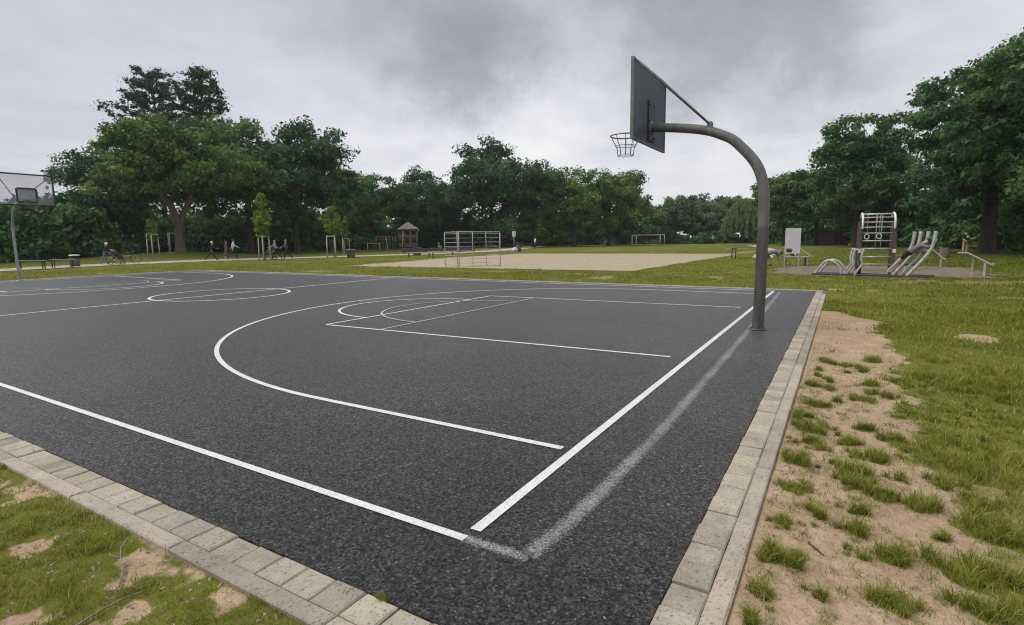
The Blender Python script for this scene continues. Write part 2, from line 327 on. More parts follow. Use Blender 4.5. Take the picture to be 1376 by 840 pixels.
# ------------------------------------------------------------------ ground relief, soil and grass masks
CX0, CX1, CY0, CY1 = -.765, 14.19, -1.205, 27.36       # outer kerb rectangle
_ex = np.array([-8, -1, .3, .6, 1.1, 1.62, 2.02, 2.4, 2.6, 3.2, 3.9, 4.1, 4.8, 5.9, 7.0, 8.8, 9.4, 9.9, 10.6]); _ey = np.array([-2.4, -2.4, -2.32, -2.26, -2.2, -2.16, -2.03, -1.92, -1.9, -2.07, -2.06, -1.95, -2.02, -2.14, -2.02, -2.06, -1.74, -1.42, -1.15])
TUFTS = [(5.55, -1.83, 35), (4.24, -1.79, 35), (3.69, -1.72, 35), (3.47, -1.52, 12), (3.94, -1.29, 20), (3.27, -1.33, 40), (2.57, -1.32, 50), (2.39, -1.57, 25), (2.27, -1.36, 30), (2.81, -1.69, 40), (2.62, -1.84, 40), (2.18, -1.75, 40), (1.86, -1.61, 60), (1.86, -1.3, 50), (1.4, -1.31, 45), (2.12, -1.77, 30), (1.53, -1.74, 45), (1.51, -1.92, 50), (1.26, -1.63, 35), (1.05, -1.6, 35), (0.97, -1.29, 40), (0.88, -1.75, 60), (0.59, -1.29, 60), (0.3, -1.28, 60), (0.07, -1.27, 40), (0.51, -1.73, 70), (1.38, -2.15, 90), (0.89, -2.04, 110), (0.61, -2.03, 60), (2.71, -1.44, 20), (1.31, -2.25, 60), (1.72, -2.2, 60), (1.9, -2.05, 40), (1.62, -1.62, 40)]
def soil(x, y):
    x = np.asarray(x, float); y = np.asarray(y, float)
    wob = (vnoise(x, y, 1.7, 4)-.5)*.75
    e_ = np.interp(x, _ex, _ey)
    fine = (vnoise(x+7, y+2, 6.5, 3)-.5)*.9
    right = np.clip((y-e_+wob*.55+fine*.42)/.34+.5, 0, 1)*(y < CY0+.3)*np.clip((10.2-x+wob)/.5, 0, 1)
    near = (x < 2.0)*np.clip((vnoise(x+40, y, 1.5, 4)-.47)/.08, 0, 1)*(y < -2.1)*.5
    lf = np.clip((vnoise(x, y+9, 4.6, 4)-.61)/.07, 0, 1)*.85
    for cx, cy, r in ((-1.07, 1.8, .14), (-1.06, .87, .10), (-1.27, .93, .10), (-.92, 2.82, .10), (-.98, 1.12, .06), (-1.2, 2.35, .1)):
        lf = np.maximum(lf, np.clip((r*.8-np.hypot((x-cx)*1.3, y-cy)+(vnoise(x+cx*9, y, 7.0, 3)-.5)*.34)/.07, 0, 1))
    lf = np.clip(lf+fine*.7*(lf > .02)*(lf < .98), 0, 1); left = lf*(.55+.5*vnoise(x+2, y+8, 11.0, 2))*(x < CX0+.02); left = np.maximum(left, .9*np.exp(-np.abs(x-CX0)/.035)*np.clip((vnoise(x, y+4, 3.0, 2)-.35)*5, 0, 1)*(x < CX0+.2))
    pt = np.clip((.36-np.hypot((x-7.85)*.8, (y+3.2))+wob*.7+fine*.3)/.2, 0, 1)
    pt = np.maximum(pt, np.clip((.35-np.hypot(x-14.9, (y+1.35)*1.2)+wob*.5)/.15, 0, 1)*.9)
    d = np.maximum.reduce([right, near, left, pt])
    for tx, ty, w in TUFTS:
        dd = math.hypot(tx-CAM.x, ty-CAM.y); r = w/736*dd*.4
        d = np.where((x-tx)**2+(y-ty)**2 < (r*.8)**2, np.minimum(d, .3), d)
    far = np.clip((vnoise(x+11, y+3, .55, 4)-.66)/.05, 0, 1)*.55*(np.hypot(x, y) > 10)
    return np.clip(np.maximum(d, far), 0, 1)
def lush(x, y):
    return np.clip((-y-2.2)/3.5, 0, 1)*.75*np.clip((x-1)/8+.35, 0, 1)+np.clip((np.asarray(x)-24)/8, 0, 1)*np.clip((2-np.asarray(y))/3, 0, 1)*.5+np.clip((np.asarray(y)-46)/4, 0, 1)*.8
MOUND = at(232, 62)
def relief(x, y):
    x = np.asarray(x, float); y = np.asarray(y, float)
    z = -.035+(vnoise(x, y, 1.1, 4)-.5)*.05+(vnoise(x+5, y+1, 9.0, 3)-.5)*.016*(np.hypot(x+2, y+1.5) < 9)
    dx = np.maximum(np.maximum(CX0-x, x-CX1), 0); dy = np.maximum(np.maximum(CY0-y, y-CY1), 0); dist = np.hypot(dx, dy)
    z = -.016+(z+.016)*np.clip(dist/.35, 0, 1)
    inside = (x > CX0+.03) & (x < CX1-.03) & (y > CY0+.03) & (y < CY1-.03)
    z = np.where(inside, -.22, z)
    flat = np.clip((np.hypot(x, y)-16)/6, 0, 1); z = z*(1-flat)+(-.03)*flat
    u = np.array([math.cos(bearing(232)), math.sin(bearing(232))]); ax = (x-MOUND.x)*u[0]+(y-MOUND.y)*u[1]; ay = -(x-MOUND.x)*u[1]+(y-MOUND.y)*u[0]
    z = z+.62*np.exp(-((ax-2)/7.5)**2-(ay/6.5)**2)
    return z
def lines(a, b, f0, f1, st):
    mid = list(np.arange(f0, f1, st)); lo = []; p = f0; s_ = st
    while p > a: s_ *= 1.22; p -= s_; lo.append(p)
    hi = []; p = mid[-1]; s_ = st
    while p < b: s_ *= 1.12; p += s_; hi.append(p)
    return np.array(lo[::-1]+mid+hi)
xs = np.clip(lines(-120, 320, -2.6, 9.0, .045), -120, 320); ys = np.clip(lines(-160, 260, -5.0, 5.2, .045), -160, 260)
GX, GY = np.meshgrid(xs, ys, indexing='ij'); nx, ny = GX.shape
GZ = relief(GX, GY); I = np.arange(nx*ny).reshape(nx, ny)
F = np.stack([I[:-1, :-1], I[1:, :-1], I[1:, 1:], I[:-1, 1:]], -1).reshape(-1, 4)
g = link('ground', np_mesh('ground', np.stack([GX, GY, GZ], -1).reshape(-1, 3), F, M_GROUND, {'dirt': soil(GX, GY).ravel(), 'lush': lush(GX, GY).ravel()}, smooth=True))
tag(g, 'park lawn with bare sandy soil beside the court kerb', 'lawn', kind='structure')

# ------------------------------------------------------------------ court, markings
AX0, AX1, AY0, AY1 = -.53, 13.95, -.94, 27.12
mb = MB(); mb.box(((AX0+AX1)/2, (AY0+AY1)/2, -.05), (AX1-AX0, AY1-AY0, .10))
court = tag(mb.build('court_surface', M_ASPH), 'dark asphalt basketball court with white markings', 'court', kind='structure')
LZ = .004
def strip(name, pts, w, m=None, closed=False, lvl=0):
    pts = [Vector((p[0], p[1], 0)) for p in pts]; l, r_ = [], []; k = len(pts)
    for i, p in enumerate(pts):
        t = (pts[(i+1) % k]-pts[i-1]) if closed else pts[min(i+1, k-1)]-pts[max(i-1, 0)]
        n = Vector((-t.y, t.x, 0)).normalized()*w/2; l.append((p.x+n.x, p.y+n.y, LZ+lvl*.0016)); r_.append((p.x-n.x, p.y-n.y, LZ+lvl*.0016))
    if closed: l.append(l[0]); r_.append(r_[0])
    o = MB().sheet(r_, l).build(name, m or M_PAINT, court)
    return o
def arc(cx, cy, rx, ry, a0, a1, n=64): return [(cx+rx*math.cos(R(a0+(a1-a0)*i/n)), cy+ry*math.sin(R(a0+(a1-a0)*i/n))) for i in range(n+1)]
LWD = .062
CW, CL = 13.5, 26.3
strip('baseline', [(.085, 0), (5, 0.0), (CW-.04, 0)], .062)
strip('sideline', [(0, .0), (0, 9), (0, CL)], .05, lvl=0)
strip('sideline', [(CW, -.02), (CW, CL)], .075, lvl=1)
strip('baseline', [(.06, CL), (CW-.06, CL)], .075, lvl=2)
strip('halfway_line', [(.05, CL/2), (CW-.05, CL/2)], .075, lvl=1)
strip('centre_circle', arc(6.8, CL/2, 1.71, 1.71, 0, 360, 96)[:-1], .075, closed=True, lvl=2)
for flip in (False, True):
    f = (lambda p: (p[0], CL-p[1])) if flip else (lambda p: p)
    FT, F2 = 6.06, 4.83; lw = .07 if flip else .055
    tp = [(1.26, .09), (1.26, 1.2), (1.26, 2.4)]+[(7+(-5.74 if a > 90 else -5.65)*math.cos(R(180-a)), 2.55+5.82*math.sin(R(a))) for a in range(178, 1, -2)]+[(12.65, 2.4), (12.65, 1.2), (12.65, .09)]
    strip('three_point_line', [f(p) for p in tp], lw+.003, lvl=0)
    strip('lane_line', [f(p) for p in ((4.48, .22), (4.32, FT))], lw, lvl=1)
    strip('lane_line', [f(p) for p in ((9.68, .22), (9.48, FT))], lw, lvl=1)
    strip('free_throw_line', [f(p) for p in ((4.33, FT), (9.47, FT))], lw, lvl=2)
    strip('free_throw_line', [f(p) for p in ((4.36, F2), (9.51, F2))], .05, M_PAINT_OLD, lvl=2)
    strip('free_throw_circle', [f(p) for p in arc(6.9, FT, 1.66, 1.78, 1, 179)], lw, lvl=3)
    strip('free_throw_circle', [f(p) for p in arc(6.95, F2, 1.72, 1.85, 1, 179)], .05, M_PAINT_OLD, lvl=4)
# scrubbed old stripe outside the baseline: many strands so the edges feather out
def smear(pts, w, seg=60):
    V, E = [], []; cols = 9
    P = [Vector((p[0], p[1], 0)) for p in pts]
    for i in range(seg+1):
        t = i/seg*(len(P)-1); k = min(int(t), len(P)-2); p = P[k].lerp(P[k+1], t-k); d = (P[k+1]-P[k]).normalized(); n = Vector((-d.y, d.x, 0))
        for j in range(cols):
            u = j/(cols-1)*2-1; V.append((p.x+n.x*u*w/2, p.y+n.y*u*w/2, LZ-.0012)); E.append(abs(u)**2.4 if 0 < i < seg else 1)
    Fq = [(i*cols+j, (i+1)*cols+j, (i+1)*cols+j+1, i*cols+j+1) for i in range(seg) for j in range(cols-1)]
    return link('worn_stripe', np_mesh('worn_stripe', np.array(V), np.array(Fq), M_SMEAR, {'edge': E}), court)
smear([(.02, -.335), (.35, -.37), (1.75, -.40), (6, -.33), (13.42, -.16)], .145, 160)
smear([(.0, .03), (.0, -.16), (.01, -.36)], .10, 20)

M_CRACK = mat('crack_tar', (.010, .010, .010), .6, var=.2)
def crack(pts, w):
    P = [];
    for i in range(len(pts)-1):
        for k in range(9): t_ = k/9; P.append((pts[i][0]+(pts[i+1][0]-pts[i][0])*t_+random.gauss(0, .018), pts[i][1]+(pts[i+1][1]-pts[i][1])*t_+random.gauss(0, .018)))
    strip('crack', P, w, M_CRACK, lvl=-1)
crack([(6.72, 3.75), (6.73, 3.28), (6.89, 2.75), (6.81, 2.28), (6.96, 1.79), (6.94, 1.26), (7.13, .88)], .012)
crack([(2.6, 9.4), (3.3, 8.9), (4.1, 8.95), (4.9, 8.5)], .008)

# ------------------------------------------------------------------ kerbs of single blocks
def block(l, w, h, seed, chip=.006):
    r_ = random.Random(seed); b = .007; v = []
    for z, ins in ((-h, 0), (-b, 0), (0, b)):
        for sx, sy in ((-1, -1), (1, -1), (1, 1), (-1, 1)): v.append((sx*(l/2-ins)+r_.uniform(-1, 1)*.0015, sy*(w/2-ins)+r_.uniform(-1, 1)*.0015, z+(r_.uniform(-1, 1)*.0022 if z == 0 else 0)))
    f = [(8, 9, 10, 11)]+[(k*4+i, k*4+(i+1) % 4, k*4+4+(i+1) % 4, k*4+4+i) for k in range(2) for i in range(4)]
    return MB().add(v, f)
PAV = [block(.168, .150, .09, k).mesh('paving_block', M_PAVER) for k in range(8)]
KST = [block(1.044, .086, .16, 40+k).mesh('kerb_stone', M_KERB) for k in range(5)]
def kerb(name, label, p0, d, length, inward, pavers=True):
    # p0: asphalt corner on the edge; d: run direction; inward points from kerb to court
    d = Vector(d); n = -Vector(inward); mid = Vector(p0)+d*length/2
    size = lambda a, b: (abs(d.x)*a+abs(n.x)*b, abs(d.y)*a+abs(n.y)*b)
    c = mid+n*.125; sx, sy = size(length, .232); bed = MB(); bed.box((c.x, c.y, -.061), (sx, sy, .10))
    root = tag(bed.build(name, M_BED), label, 'kerb', kind='structure'); rz = math.atan2(d.y, d.x)
    r_ = random.Random(name)
    if pavers:
        for i in range(int(length/.1745)):
            p = Vector(p0)+d*(.0873+i*.1745)+n*.0795; o = link('paving_block', PAV[r_.randrange(8)], root, (p.x+r_.uniform(-1, 1)*.0015, p.y+r_.uniform(-1, 1)*.0015, .003+r_.uniform(-.006, .006)), rz+r_.choice((0, math.pi))+r_.uniform(-1, 1)*.006)
            o.rotation_euler.x = r_.uniform(-1, 1)*.022
    for i in range(int(length/1.05)):
        p = Vector(p0)+d*(.525+i*1.05)+n*.2015; link('kerb_stone', KST[r_.randrange(5)], root, (p.x+r_.uniform(-1, 1)*.002, p.y+r_.uniform(-1, 1)*.002, .007+r_.uniform(-.004, .004)), rz+r_.choice((0, math.pi))+r_.uniform(-1, 1)*.002)
    return root
kerb('kerb_right', 'grey paving blocks edged by kerb stones behind the arm post', (AX0, AY0), (1, 0), 14.70, (0, 1))
kerb('kerb_near', 'grey paving blocks edged by kerb stones along the near sideline', (AX0, AY0), (0, 1), 28.3, (1, 0))
kerb('kerb_far', 'low concrete kerb along the far sideline of the court', (AX1, AY0), (0, 1), 28.3, (-1, 0))
kerb('kerb_end', 'low concrete kerb behind the far basket', (AX0, AY1), (1, 0), 14.5, (0, -1))

# ------------------------------------------------------------------ sand pitch, paths, mulch
def patch(name, poly, z, m, label, cat, wob=.3, seed=0, sub=14):
    r_ = np.random.default_rng(seed); pts = []
    P = [np.array(p, float) for p in poly]
    for i in range(len(P)):
        a, b = P[i], P[(i+1) % len(P)]
        for k in range(sub): pts.append(a+(b-a)*k/sub+r_.normal(0, wob, 2)*.5)
    pts = np.array(pts); pts = (np.roll(pts, 1, 0)+2*pts+np.roll(pts, -1, 0))/4
    me = bpy.data.meshes.new(name); bm = bmesh.new(); vs = [bm.verts.new((x, y, z)) for x, y in pts]; f = bm.faces.new(vs)
    bm.normal_update()
    if f.normal.z < 0: f.normal_flip()
    bmesh.ops.triangulate(bm, faces=[f]); bm.to_mesh(me); bm.free(); me.materials.append(m)
    return tag(link(name, me), label, cat, kind='structure')
patch('sand_pitch', [(20.0, 22.9), (20.7, 6.2), (45, 5.4), (43.5, 24.6), (32.6, 25.2)], -.012, M_SAND, 'sandy football pitch between lawn and trees', 'pitch', .3, 1, 40)
patch('mulch_patch', [(20.6, .9), (26.4, .9), (28.3, -5.4), (25.2, -6.1), (20.9, -6.0), (19.7, -3.9)], -.011, M_CHIP, 'brown bark mulch under the outdoor gym', 'mulch', .55, 2, 40)
def road(name, pts, w, label):
    cl = []; P = [Vector((*p, 0)) for p in pts]
    for i in range(len(P)-1):
        a, b, c, d = P[max(i-1, 0)], P[i], P[i+1], P[min(i+2, len(P)-1)]
        for k in range(8):
            t = k/8; cl.append(.5*((2*b)+(c-a)*t+(2*a-5*b+4*c-d)*t*t+(3*b-a-3*c+d)*t*t*t))
    cl.append(P[-1]); l, r_ = [], []
    for i, p in enumerate(cl):
        t = cl[min(i+1, len(cl)-1)]-cl[max(i-1, 0)]; n = Vector((-t.y, t.x, 0)).normalized()*(w/2+random.uniform(-.12, .12))
        for o, s_ in ((l, 1), (r_, -1)): q = p+n*s_; o.append((q.x, q.y, max(-.008, float(relief(q.x, q.y))+.03)))
    return tag(MB().sheet(r_, l).build(name, M_PATH), label, 'path', kind='structure')
road('path', [(-6, 33), (4, 38), (10.5, 40.4), (16.5, 42.0), (23, 41.4), (29.6, 39.2), (38, 35.5), (50, 33.8), (66, 38.5), (90, 48)], 3.6, 'pale gravel path running past the saplings towards the trees')
road('path', [(36, 2.9), (43, 3.6), (60, 5.2), (84, 10)], 1.3, 'narrow pale path across the lawn behind the gym')

# ------------------------------------------------------------------ grass
def hidden(x, y):   # no grass on hard surfaces
    c = (x > CX0-.005) & (x < CX1+.005) & (y > CY0-.005) & (y < CY1+.005)
    p = (x > 20.5) & (x < 44.5) & (y > 6.0) & (y < 22.5+.12*(x-20))
    q = (x > 20.6) & (x < 28) & (y < .7) & (y > -5.6)
    return c | p | q
def blades(px, py, h, w, lean, tint, lu, z):
    n = len(px); az = rng.random(n)*2*np.pi; la = rng.random(n)*2*np.pi
    wx, wy = np.cos(az)*w/2, np.sin(az)*w/2; lx, ly = np.cos(la)*lean*h, np.sin(la)*lean*h
    V = np.zeros((n, 5, 3))
    V[:, 0] = np.stack([px-wx, py-wy, z], -1); V[:, 1] = np.stack([px+wx, py+wy, z], -1)
    V[:, 2] = np.stack([px+wx*.75+lx*.35, py+wy*.75+ly*.35, z+h*.58], -1); V[:, 3] = np.stack([px-wx*.75+lx*.35, py-wy*.75+ly*.35, z+h*.58], -1)
    V[:, 4] = np.stack([px+lx, py+ly, z+h*(1-.25*lean)], -1)
    return V, np.repeat(tint, 5), np.repeat(lu, 5)
def grass_mesh(name, parts):
    V = np.concatenate([p[0] for p in parts]); n = len(V); T = np.concatenate([p[1] for p in parts]); Lu = np.concatenate([p[2] for p in parts])
    b = np.arange(n)[:, None]*5
    me = bpy.data.meshes.new(name); me.vertices.add(n*5); me.vertices.foreach_set('co', V.astype(np.float32).ravel())
    lp = (b+np.array([[0, 1, 2, 3, 3, 2, 4]])).astype(np.int32).ravel(); me.loops.add(len(lp)); me.loops.foreach_set('vertex_index', lp)
    st = (np.arange(n)[:, None]*7+np.array([[0, 4]])).ravel().astype(np.int32); me.polygons.add(2*n); me.polygons.foreach_set('loop_start', st); me.polygons.foreach_set('loop_total', np.tile(np.array([4, 3], np.int32), n))
    for k, a in (('tint', T), ('lush', Lu)): q = me.attributes.new(k, 'FLOAT', 'POINT'); q.data.foreach_set('value', a.astype(np.float32))
    me.materials.append(M_BLADE); me.update(calc_edges=True); return me
def sector(r0, r1, dens, a0=-62, a1=62):
    A = R(a1-a0)/2*(r1*r1-r0*r0); n = int(A*dens); r_ = np.sqrt(rng.random(n)*(r1*r1-r0*r0)+r0*r0); a = YAW+R(a0)+rng.random(n)*R(a1-a0)
    return CAM.x+r_*np.cos(a), CAM.y+r_*np.sin(a), r_
parts = []
for r0, r1, dens in ((.3, 2.6, 15000), (2.6, 4.5, 10000), (4.5, 8, 5200), (8, 14, 1700), (14, 24, 420), (24, 40, 120), (40, 62, 30)):
    x, y, d = sector(r0, r1, dens)
    if r0 < 8 and len(x):                # most blades gather in small clumps
        nc = max(1, len(x)//45); ci = rng.integers(0, nc, len(x)); sel = rng.random(len(x)) < .78; cl_h = rng.random(nc)
        sg_ = .012+.022*rng.random(nc); gx = x[:nc][ci]+rng.normal(0, 1, len(x))*sg_[ci]; gy = y[:nc][ci]+rng.normal(0, 1, len(x))*sg_[ci]
        x = np.where(sel, gx, x); y = np.where(sel, gy, y); hc_ = np.where(sel, .6+.75*cl_h[ci], .7); tc_ = np.where(sel, (rng.random(nc)[ci]-.5)*.3, 0)
    else: hc_ = np.ones(len(x)); tc_ = np.zeros(len(x))
    k = ~hidden(x, y); x, y, d, hc_, tc_ = x[k], y[k], d[k], hc_[k], tc_[k]
    s_ = soil(x, y); nz = vnoise(x+3, y+70, 2.4, 3); thin = (s_ >= .45) & (rng.random(len(x)) < np.where(x < CX0, .35, .12)*np.clip((vnoise(x+60, y+20, 3.1, 3)-.42)*6, 0.04, 1)); keep = ((s_ < .45+.5*(rng.random(len(x))-.5)) | thin) & (rng.random(len(x)) < np.clip((nz-.22)*3.2, .12, 1))
    hc_ = np.where(thin, hc_*.55, hc_); x, y, d, nz, hc_, tc_ = x[keep], y[keep], d[keep], nz[keep], hc_[keep], tc_[keep]; n = len(x); lu = lush(x, y)
    tall = np.clip((vnoise(x+31, y+8, 1.4, 3)-.2)*2.1, .5, 1.3)
    h = (.034+.070*rng.random(n)**1.4)*hc_*tall*(1+.7*lu)*np.where(x < CX0, .95, 1)*np.clip(1+(d-14)/60, 1, 1.5)
    h = np.where((d > 14), np.minimum(h, .085), h)
    w = (.0022+.0022*rng.random(n))*np.clip(d/3.0, .75, 9)
    tint = np.clip(.30+.50*vnoise(x+90, y, 1.3, 3)+.30*(rng.random(n)-.35)+tc_, 0, .9); dry = rng.random(n) < .10; tint = np.where(dry, .96, tint)
    parts.append(blades(x, y, h, w, .25+.75*rng.random(n), tint, lu, relief(x, y)-.004))
_rt = random.Random(5)
for tx, ty, wpx in TUFTS+[(_rt.uniform(.1, 5.2), -1.24-abs(_rt.gauss(.15, .4)), _rt.uniform(8, 24)) for _ in range(46)]:   # ragged tufts standing in the bare soil
    dd = math.hypot(tx-CAM.x, ty-CAM.y); r_ = wpx/736*dd*.34*(.7+.6*rng.random()); hv_ = .65+.6*rng.random(); n = int(180+1500*min(r_, .25)/.12*.45)
    sc_ = rng.normal(0, .45, (7, 2))*r_; si = rng.integers(0, 7, n); a = rng.random(n)*2*np.pi; q = np.abs(rng.standard_t(2.2, n))*.42; q = np.minimum(q, 3.2); x = tx+sc_[si, 0]+q*r_*np.cos(a)*.5; y = ty+sc_[si, 1]*1.1+q*r_*np.sin(a)*.55; k = (y < CY0-.004); x, y, q = x[k], y[k], q[k]; n = len(x)
    h = (.026+.072*rng.random(n)**1.9)*np.clip(1.15-q*.4, .35, 1.2)*min(1.25, .7+r_*3.2)*hv_
    tint = np.clip(.3+.55*rng.random(n)+.2*(rng.random()-.5), 0, .9); tint = np.where(rng.random(n) < .13, .97, tint)
    parts.append(blades(x, y, h, .0024+.0022*rng.random(n), .35+.75*rng.random(n), tint, np.full(n, .2), relief(x, y)-.004))
n = 1900                                                 # straw lying on the soil
x = -.3+6*rng.random(n)**1.4; y = -1.22-1.3*rng.random(n); parts.append(blades(x, y, .014+.03*rng.random(n), .0016+.0012*rng.random(n), 1.5+2.0*rng.random(n), .93+.07*rng.random(n), np.zeros(n), relief(x, y)+.002))
for _ in range(230):                                     # single seedlings between the tufts
    tx, ty = random.uniform(-.2, 4.2), -1.22-abs(random.gauss(0, .42)); n = random.randrange(8, 60); r_ = random.uniform(.008, .035)
    x = tx+rng.normal(0, r_, n); y = np.minimum(ty+rng.normal(0, r_, n), CY0-.004)
    parts.append(blades(x, y, .012+.034*rng.random(n), .0018+.0016*rng.random(n), .5+.9*rng.random(n), np.where(rng.random(n) < .2, .98, .2+.5*rng.random(n)), np.full(n, .3), relief(x, y)-.003))
n = 5200                                                 # strip of dry uncut stalks before the gym
t_ = rng.random(n); x = 17.6+1.6*t_+rng.normal(0, .22, n); y = -3.0-5.5*t_+rng.normal(0, .1, n); k = vnoise(x, y, 1.6, 3) > .42; x, y = x[k], y[k]; n = len(x)
parts.append(blades(x, y, .07+.07*rng.random(n), .012+.012*rng.random(n), .4+.5*rng.random(n), .86+.14*rng.random(n), np.zeros(n), relief(x, y)))
tag(link('grass', grass_mesh('grass', parts)), 'short uneven lawn grass with ragged tufts in the soil', 'grass', kind='stuff')

# leaf litter, bark chips and pebbles on the verge
def chips():
    V, F_ = [], []; n = 0
    def one(x, y, l, w, h, a, z=None):
        nonlocal n
        z = float(relief(x, y)) if z is None else z; ca, sa = math.cos(a), math.sin(a); til = random.uniform(-.25, .25)
        for dz in (0, h):
            for sx, sy in ((-1, -1), (1, -.8), (.85, 1), (-1, .7)):
                X, Y = sx*l/2*(.9 if dz else 1), sy*w/2*(.9 if dz else 1); V.append((x+X*ca-Y*sa, y+X*sa+Y*ca, z-.002+dz+til*X))
        for q in ((4, 5, 6, 7), (0, 1, 5, 4), (1, 2, 6, 5), (2, 3, 7, 6), (3, 0, 4, 7)): F_.append([i+n for i in q])
        n += 8
    for _ in range(620):
        x, y = random.uniform(-1.6, -.79), random.uniform(.2, 3.6)
        if vnoise(x+5, y+5, 2.2, 3) < .45 and random.random() < .8: continue
        one(x, y, random.uniform(.006, .034), random.uniform(.004, .012), random.uniform(.003, .008), random.uniform(0, 3.2))
    for _ in range(2600):
        x, y = random.uniform(-.3, 5.5), random.uniform(-2.6, -1.22)
        one(x, y, random.uniform(.003, .016), random.uniform(.003, .008), random.uniform(.002, .005), random.uniform(0, 3.2))
    for _ in range(170):                 # sand and crumbs blown onto the asphalt
        r_ = random.random()
        x, y = (random.uniform(-.5, 13.5), -.93+abs(random.gauss(0, .25))) if r_ < .5 else (random.uniform(-.5, 9), random.uniform(-.9, 9)); one(x, y, random.uniform(.005, .016), random.uniform(.004, .009), random.uniform(.002, .004), random.uniform(0, 3.2), .003)
    for _ in range(260):
        x = random.uniform(-.3, 6); y = -1.215-abs(random.gauss(0, .03)); one(x, y, random.uniform(.006, .02), random.uniform(.005, .014), random.uniform(.004, .009), random.uniform(0, 3.2))
    return np.array(V), np.array(F_)
V, F_ = chips()
tag(link('bark_chips', np_mesh('bark_chips', V, F_, mat('chip_litter', (.13, .10, .075), .95, var=.3, scale=30, col2=(.42, .36, .29)))), 'scattered bark chips and small stones on the verge', 'litter', kind='stuff')
def stick(name, label, paths, r_, m):
    mb = MB()
    for p in paths: mb.tube([(x, y, float(relief(x, y))+z) for x, y, z in p], [r_*(1-.5*i/(len(p)-1)) for i in range(len(p))], 6)
    return tag(mb.build(name, m, smooth=True), label, 'twig')
M_TWIG = mat('twig', (.24, .19, .15), .9, var=.3, scale=30); M_TWIGD = mat('twig_dark', (.07, .055, .04), .9, var=.3, scale=30)
stick('forked_twig', 'forked pale dead twig lying in the grass by the near kerb', [[(-1.02, 1.07, .012), (-.96, 1.17, .02), (-.925, 1.27, .03), (-.89, 1.345, .038), (-.82, 1.43, .03)], [(-.925, 1.27, .03), (-.945, 1.32, .036), (-.93, 1.36, .03)]], .0045, M_TWIG)
stick('long_twig', 'long thin grey twig lying on the grass below the near kerb', [[(-1.24, .95, .012), (-1.13, .97, .018), (-1.05, .96, .02), (-.97, .93, .02)]], .005, M_TWIG)
stick('curved_twig', 'thin curved bare twig beside a bare soil patch', [[(-1.06, 1.09, .012), (-1.035, 1.035, .02), (-1.0, 1.0, .024), (-.955, .985, .02)]], .0032, M_TWIG)
stick('dark_stick', 'short dark stick lying on the sandy soil by a tuft', [[(.815, -1.42, .006), (.78, -1.45, .007), (.735, -1.485, .006)]], .006, M_TWIGD)
cap = MB(); zc_ = float(relief(1.83, -1.42)); cap.tube([(1.83, -1.42, zc_), (1.83, -1.42, zc_+.012), (1.83, -1.42, zc_+.016)], [.017, .017, .013], 12)
tag(cap.build('bottle_cap', mat('black_plastic', (.015, .015, .017), .35)), 'small black bottle cap on the sandy soil', 'bottle cap')

# ------------------------------------------------------------------ trees
def tnoise(rg, n): return rg.normal(0, 1, (n, 3))
def leaves(rg, C, Rd, cnt, size, flat=.65, upb=.35, shell=.55, tint0=None):
    # leaf-sized faces spread through each clump
    k = np.repeat(np.arange(len(C)), cnt); n = len(k)
    d = tnoise(rg, n); d /= np.linalg.norm(d, axis=1)[:, None]; r_ = (shell+(1-shell)*rg.random(n))*(1+.22*rg.normal(0, 1, n))
    p = C[k]+d*(Rd[k]*r_)[:, None]*np.array([1, 1, flat])
    nrm = d*.7+tnoise(rg, n)*.55+np.array([0, 0, upb]); nrm /= np.linalg.norm(nrm, axis=1)[:, None]
    t = np.cross(nrm, tnoise(rg, n)); t /= np.linalg.norm(t, axis=1)[:, None]; b = np.cross(nrm, t)
    s_ = size*(.45+1.15*rg.random(n)**1.6); a = t*s_[:, None]; bb = b*(s_*.55)[:, None]
    V = np.stack([p-a, p-bb*1.0+a*.1, p+a, p+bb*1.0+a*.1], 1)
    V[:, 2] -= np.array([0, 0, 1])*(s_*.25)[:, None]
    tt = np.clip((rg.random(len(C)) if tint0 is None else tint0)[k]*.75+rg.random(n)*.4-.06, 0, 1)
    return V, np.repeat(tt, 4)
def crown_mesh(name, rg, C, Rd, cnt, size, m, **kw):
    V, T = leaves(rg, C, Rd, cnt, size, **kw); n = len(V)
    return np_mesh(name, V.reshape(-1, 3), np.arange(n*4).reshape(n, 4), m, {'tint': T})
def lobes(rg, H, zb, Rx, nl, ncl, cr=(.10, .19), top=.85, skew=(0, 0), fill=.45):
    # a few uneven big lobes, each carrying clumps near its surface
    hc = (H-zb)/2; zc_ = zb+hc; L_ = []
    for i in range(nl):
        a = 2*math.pi*(i+rg.random()*.8)/nl*1.618; u = rg.random(); z = -0.75+1.65*((i+.5)/nl); rr = math.sqrt(max(.02, 1-min(1, abs(z))**2))*.52*(.65+.6*u)
        L_.append((rr*math.cos(a)*Rx+skew[0]*(z+.5), rr*math.sin(a)*Rx+skew[1]*(z+.5), zc_+z*hc*.62, (.36+.2*rg.random())*Rx, (.30+.16*rg.random())*hc*1.25))
    L_.append((0, 0, zc_+hc*.1, .55*Rx, .62*hc))
    C, Rd = [], []
    per = ncl//len(L_)
    for x, y, z, r_, rz in L_:
        d = tnoise(rg, per); d /= np.linalg.norm(d, axis=1)[:, None]; q = fill+(1-fill)*rg.random(per)**.6
        P = np.array([x, y, z])+d*np.array([r_, r_, rz])*q[:, None]; P[:, 2] = np.clip(P[:, 2], zb+.2*rg.random(per), H*1.02); C.append(P); Rd.append(Rx*(cr[0]+(cr[1]-cr[0])*rg.random(per)))
    return np.concatenate(C), np.concatenate(Rd), L_
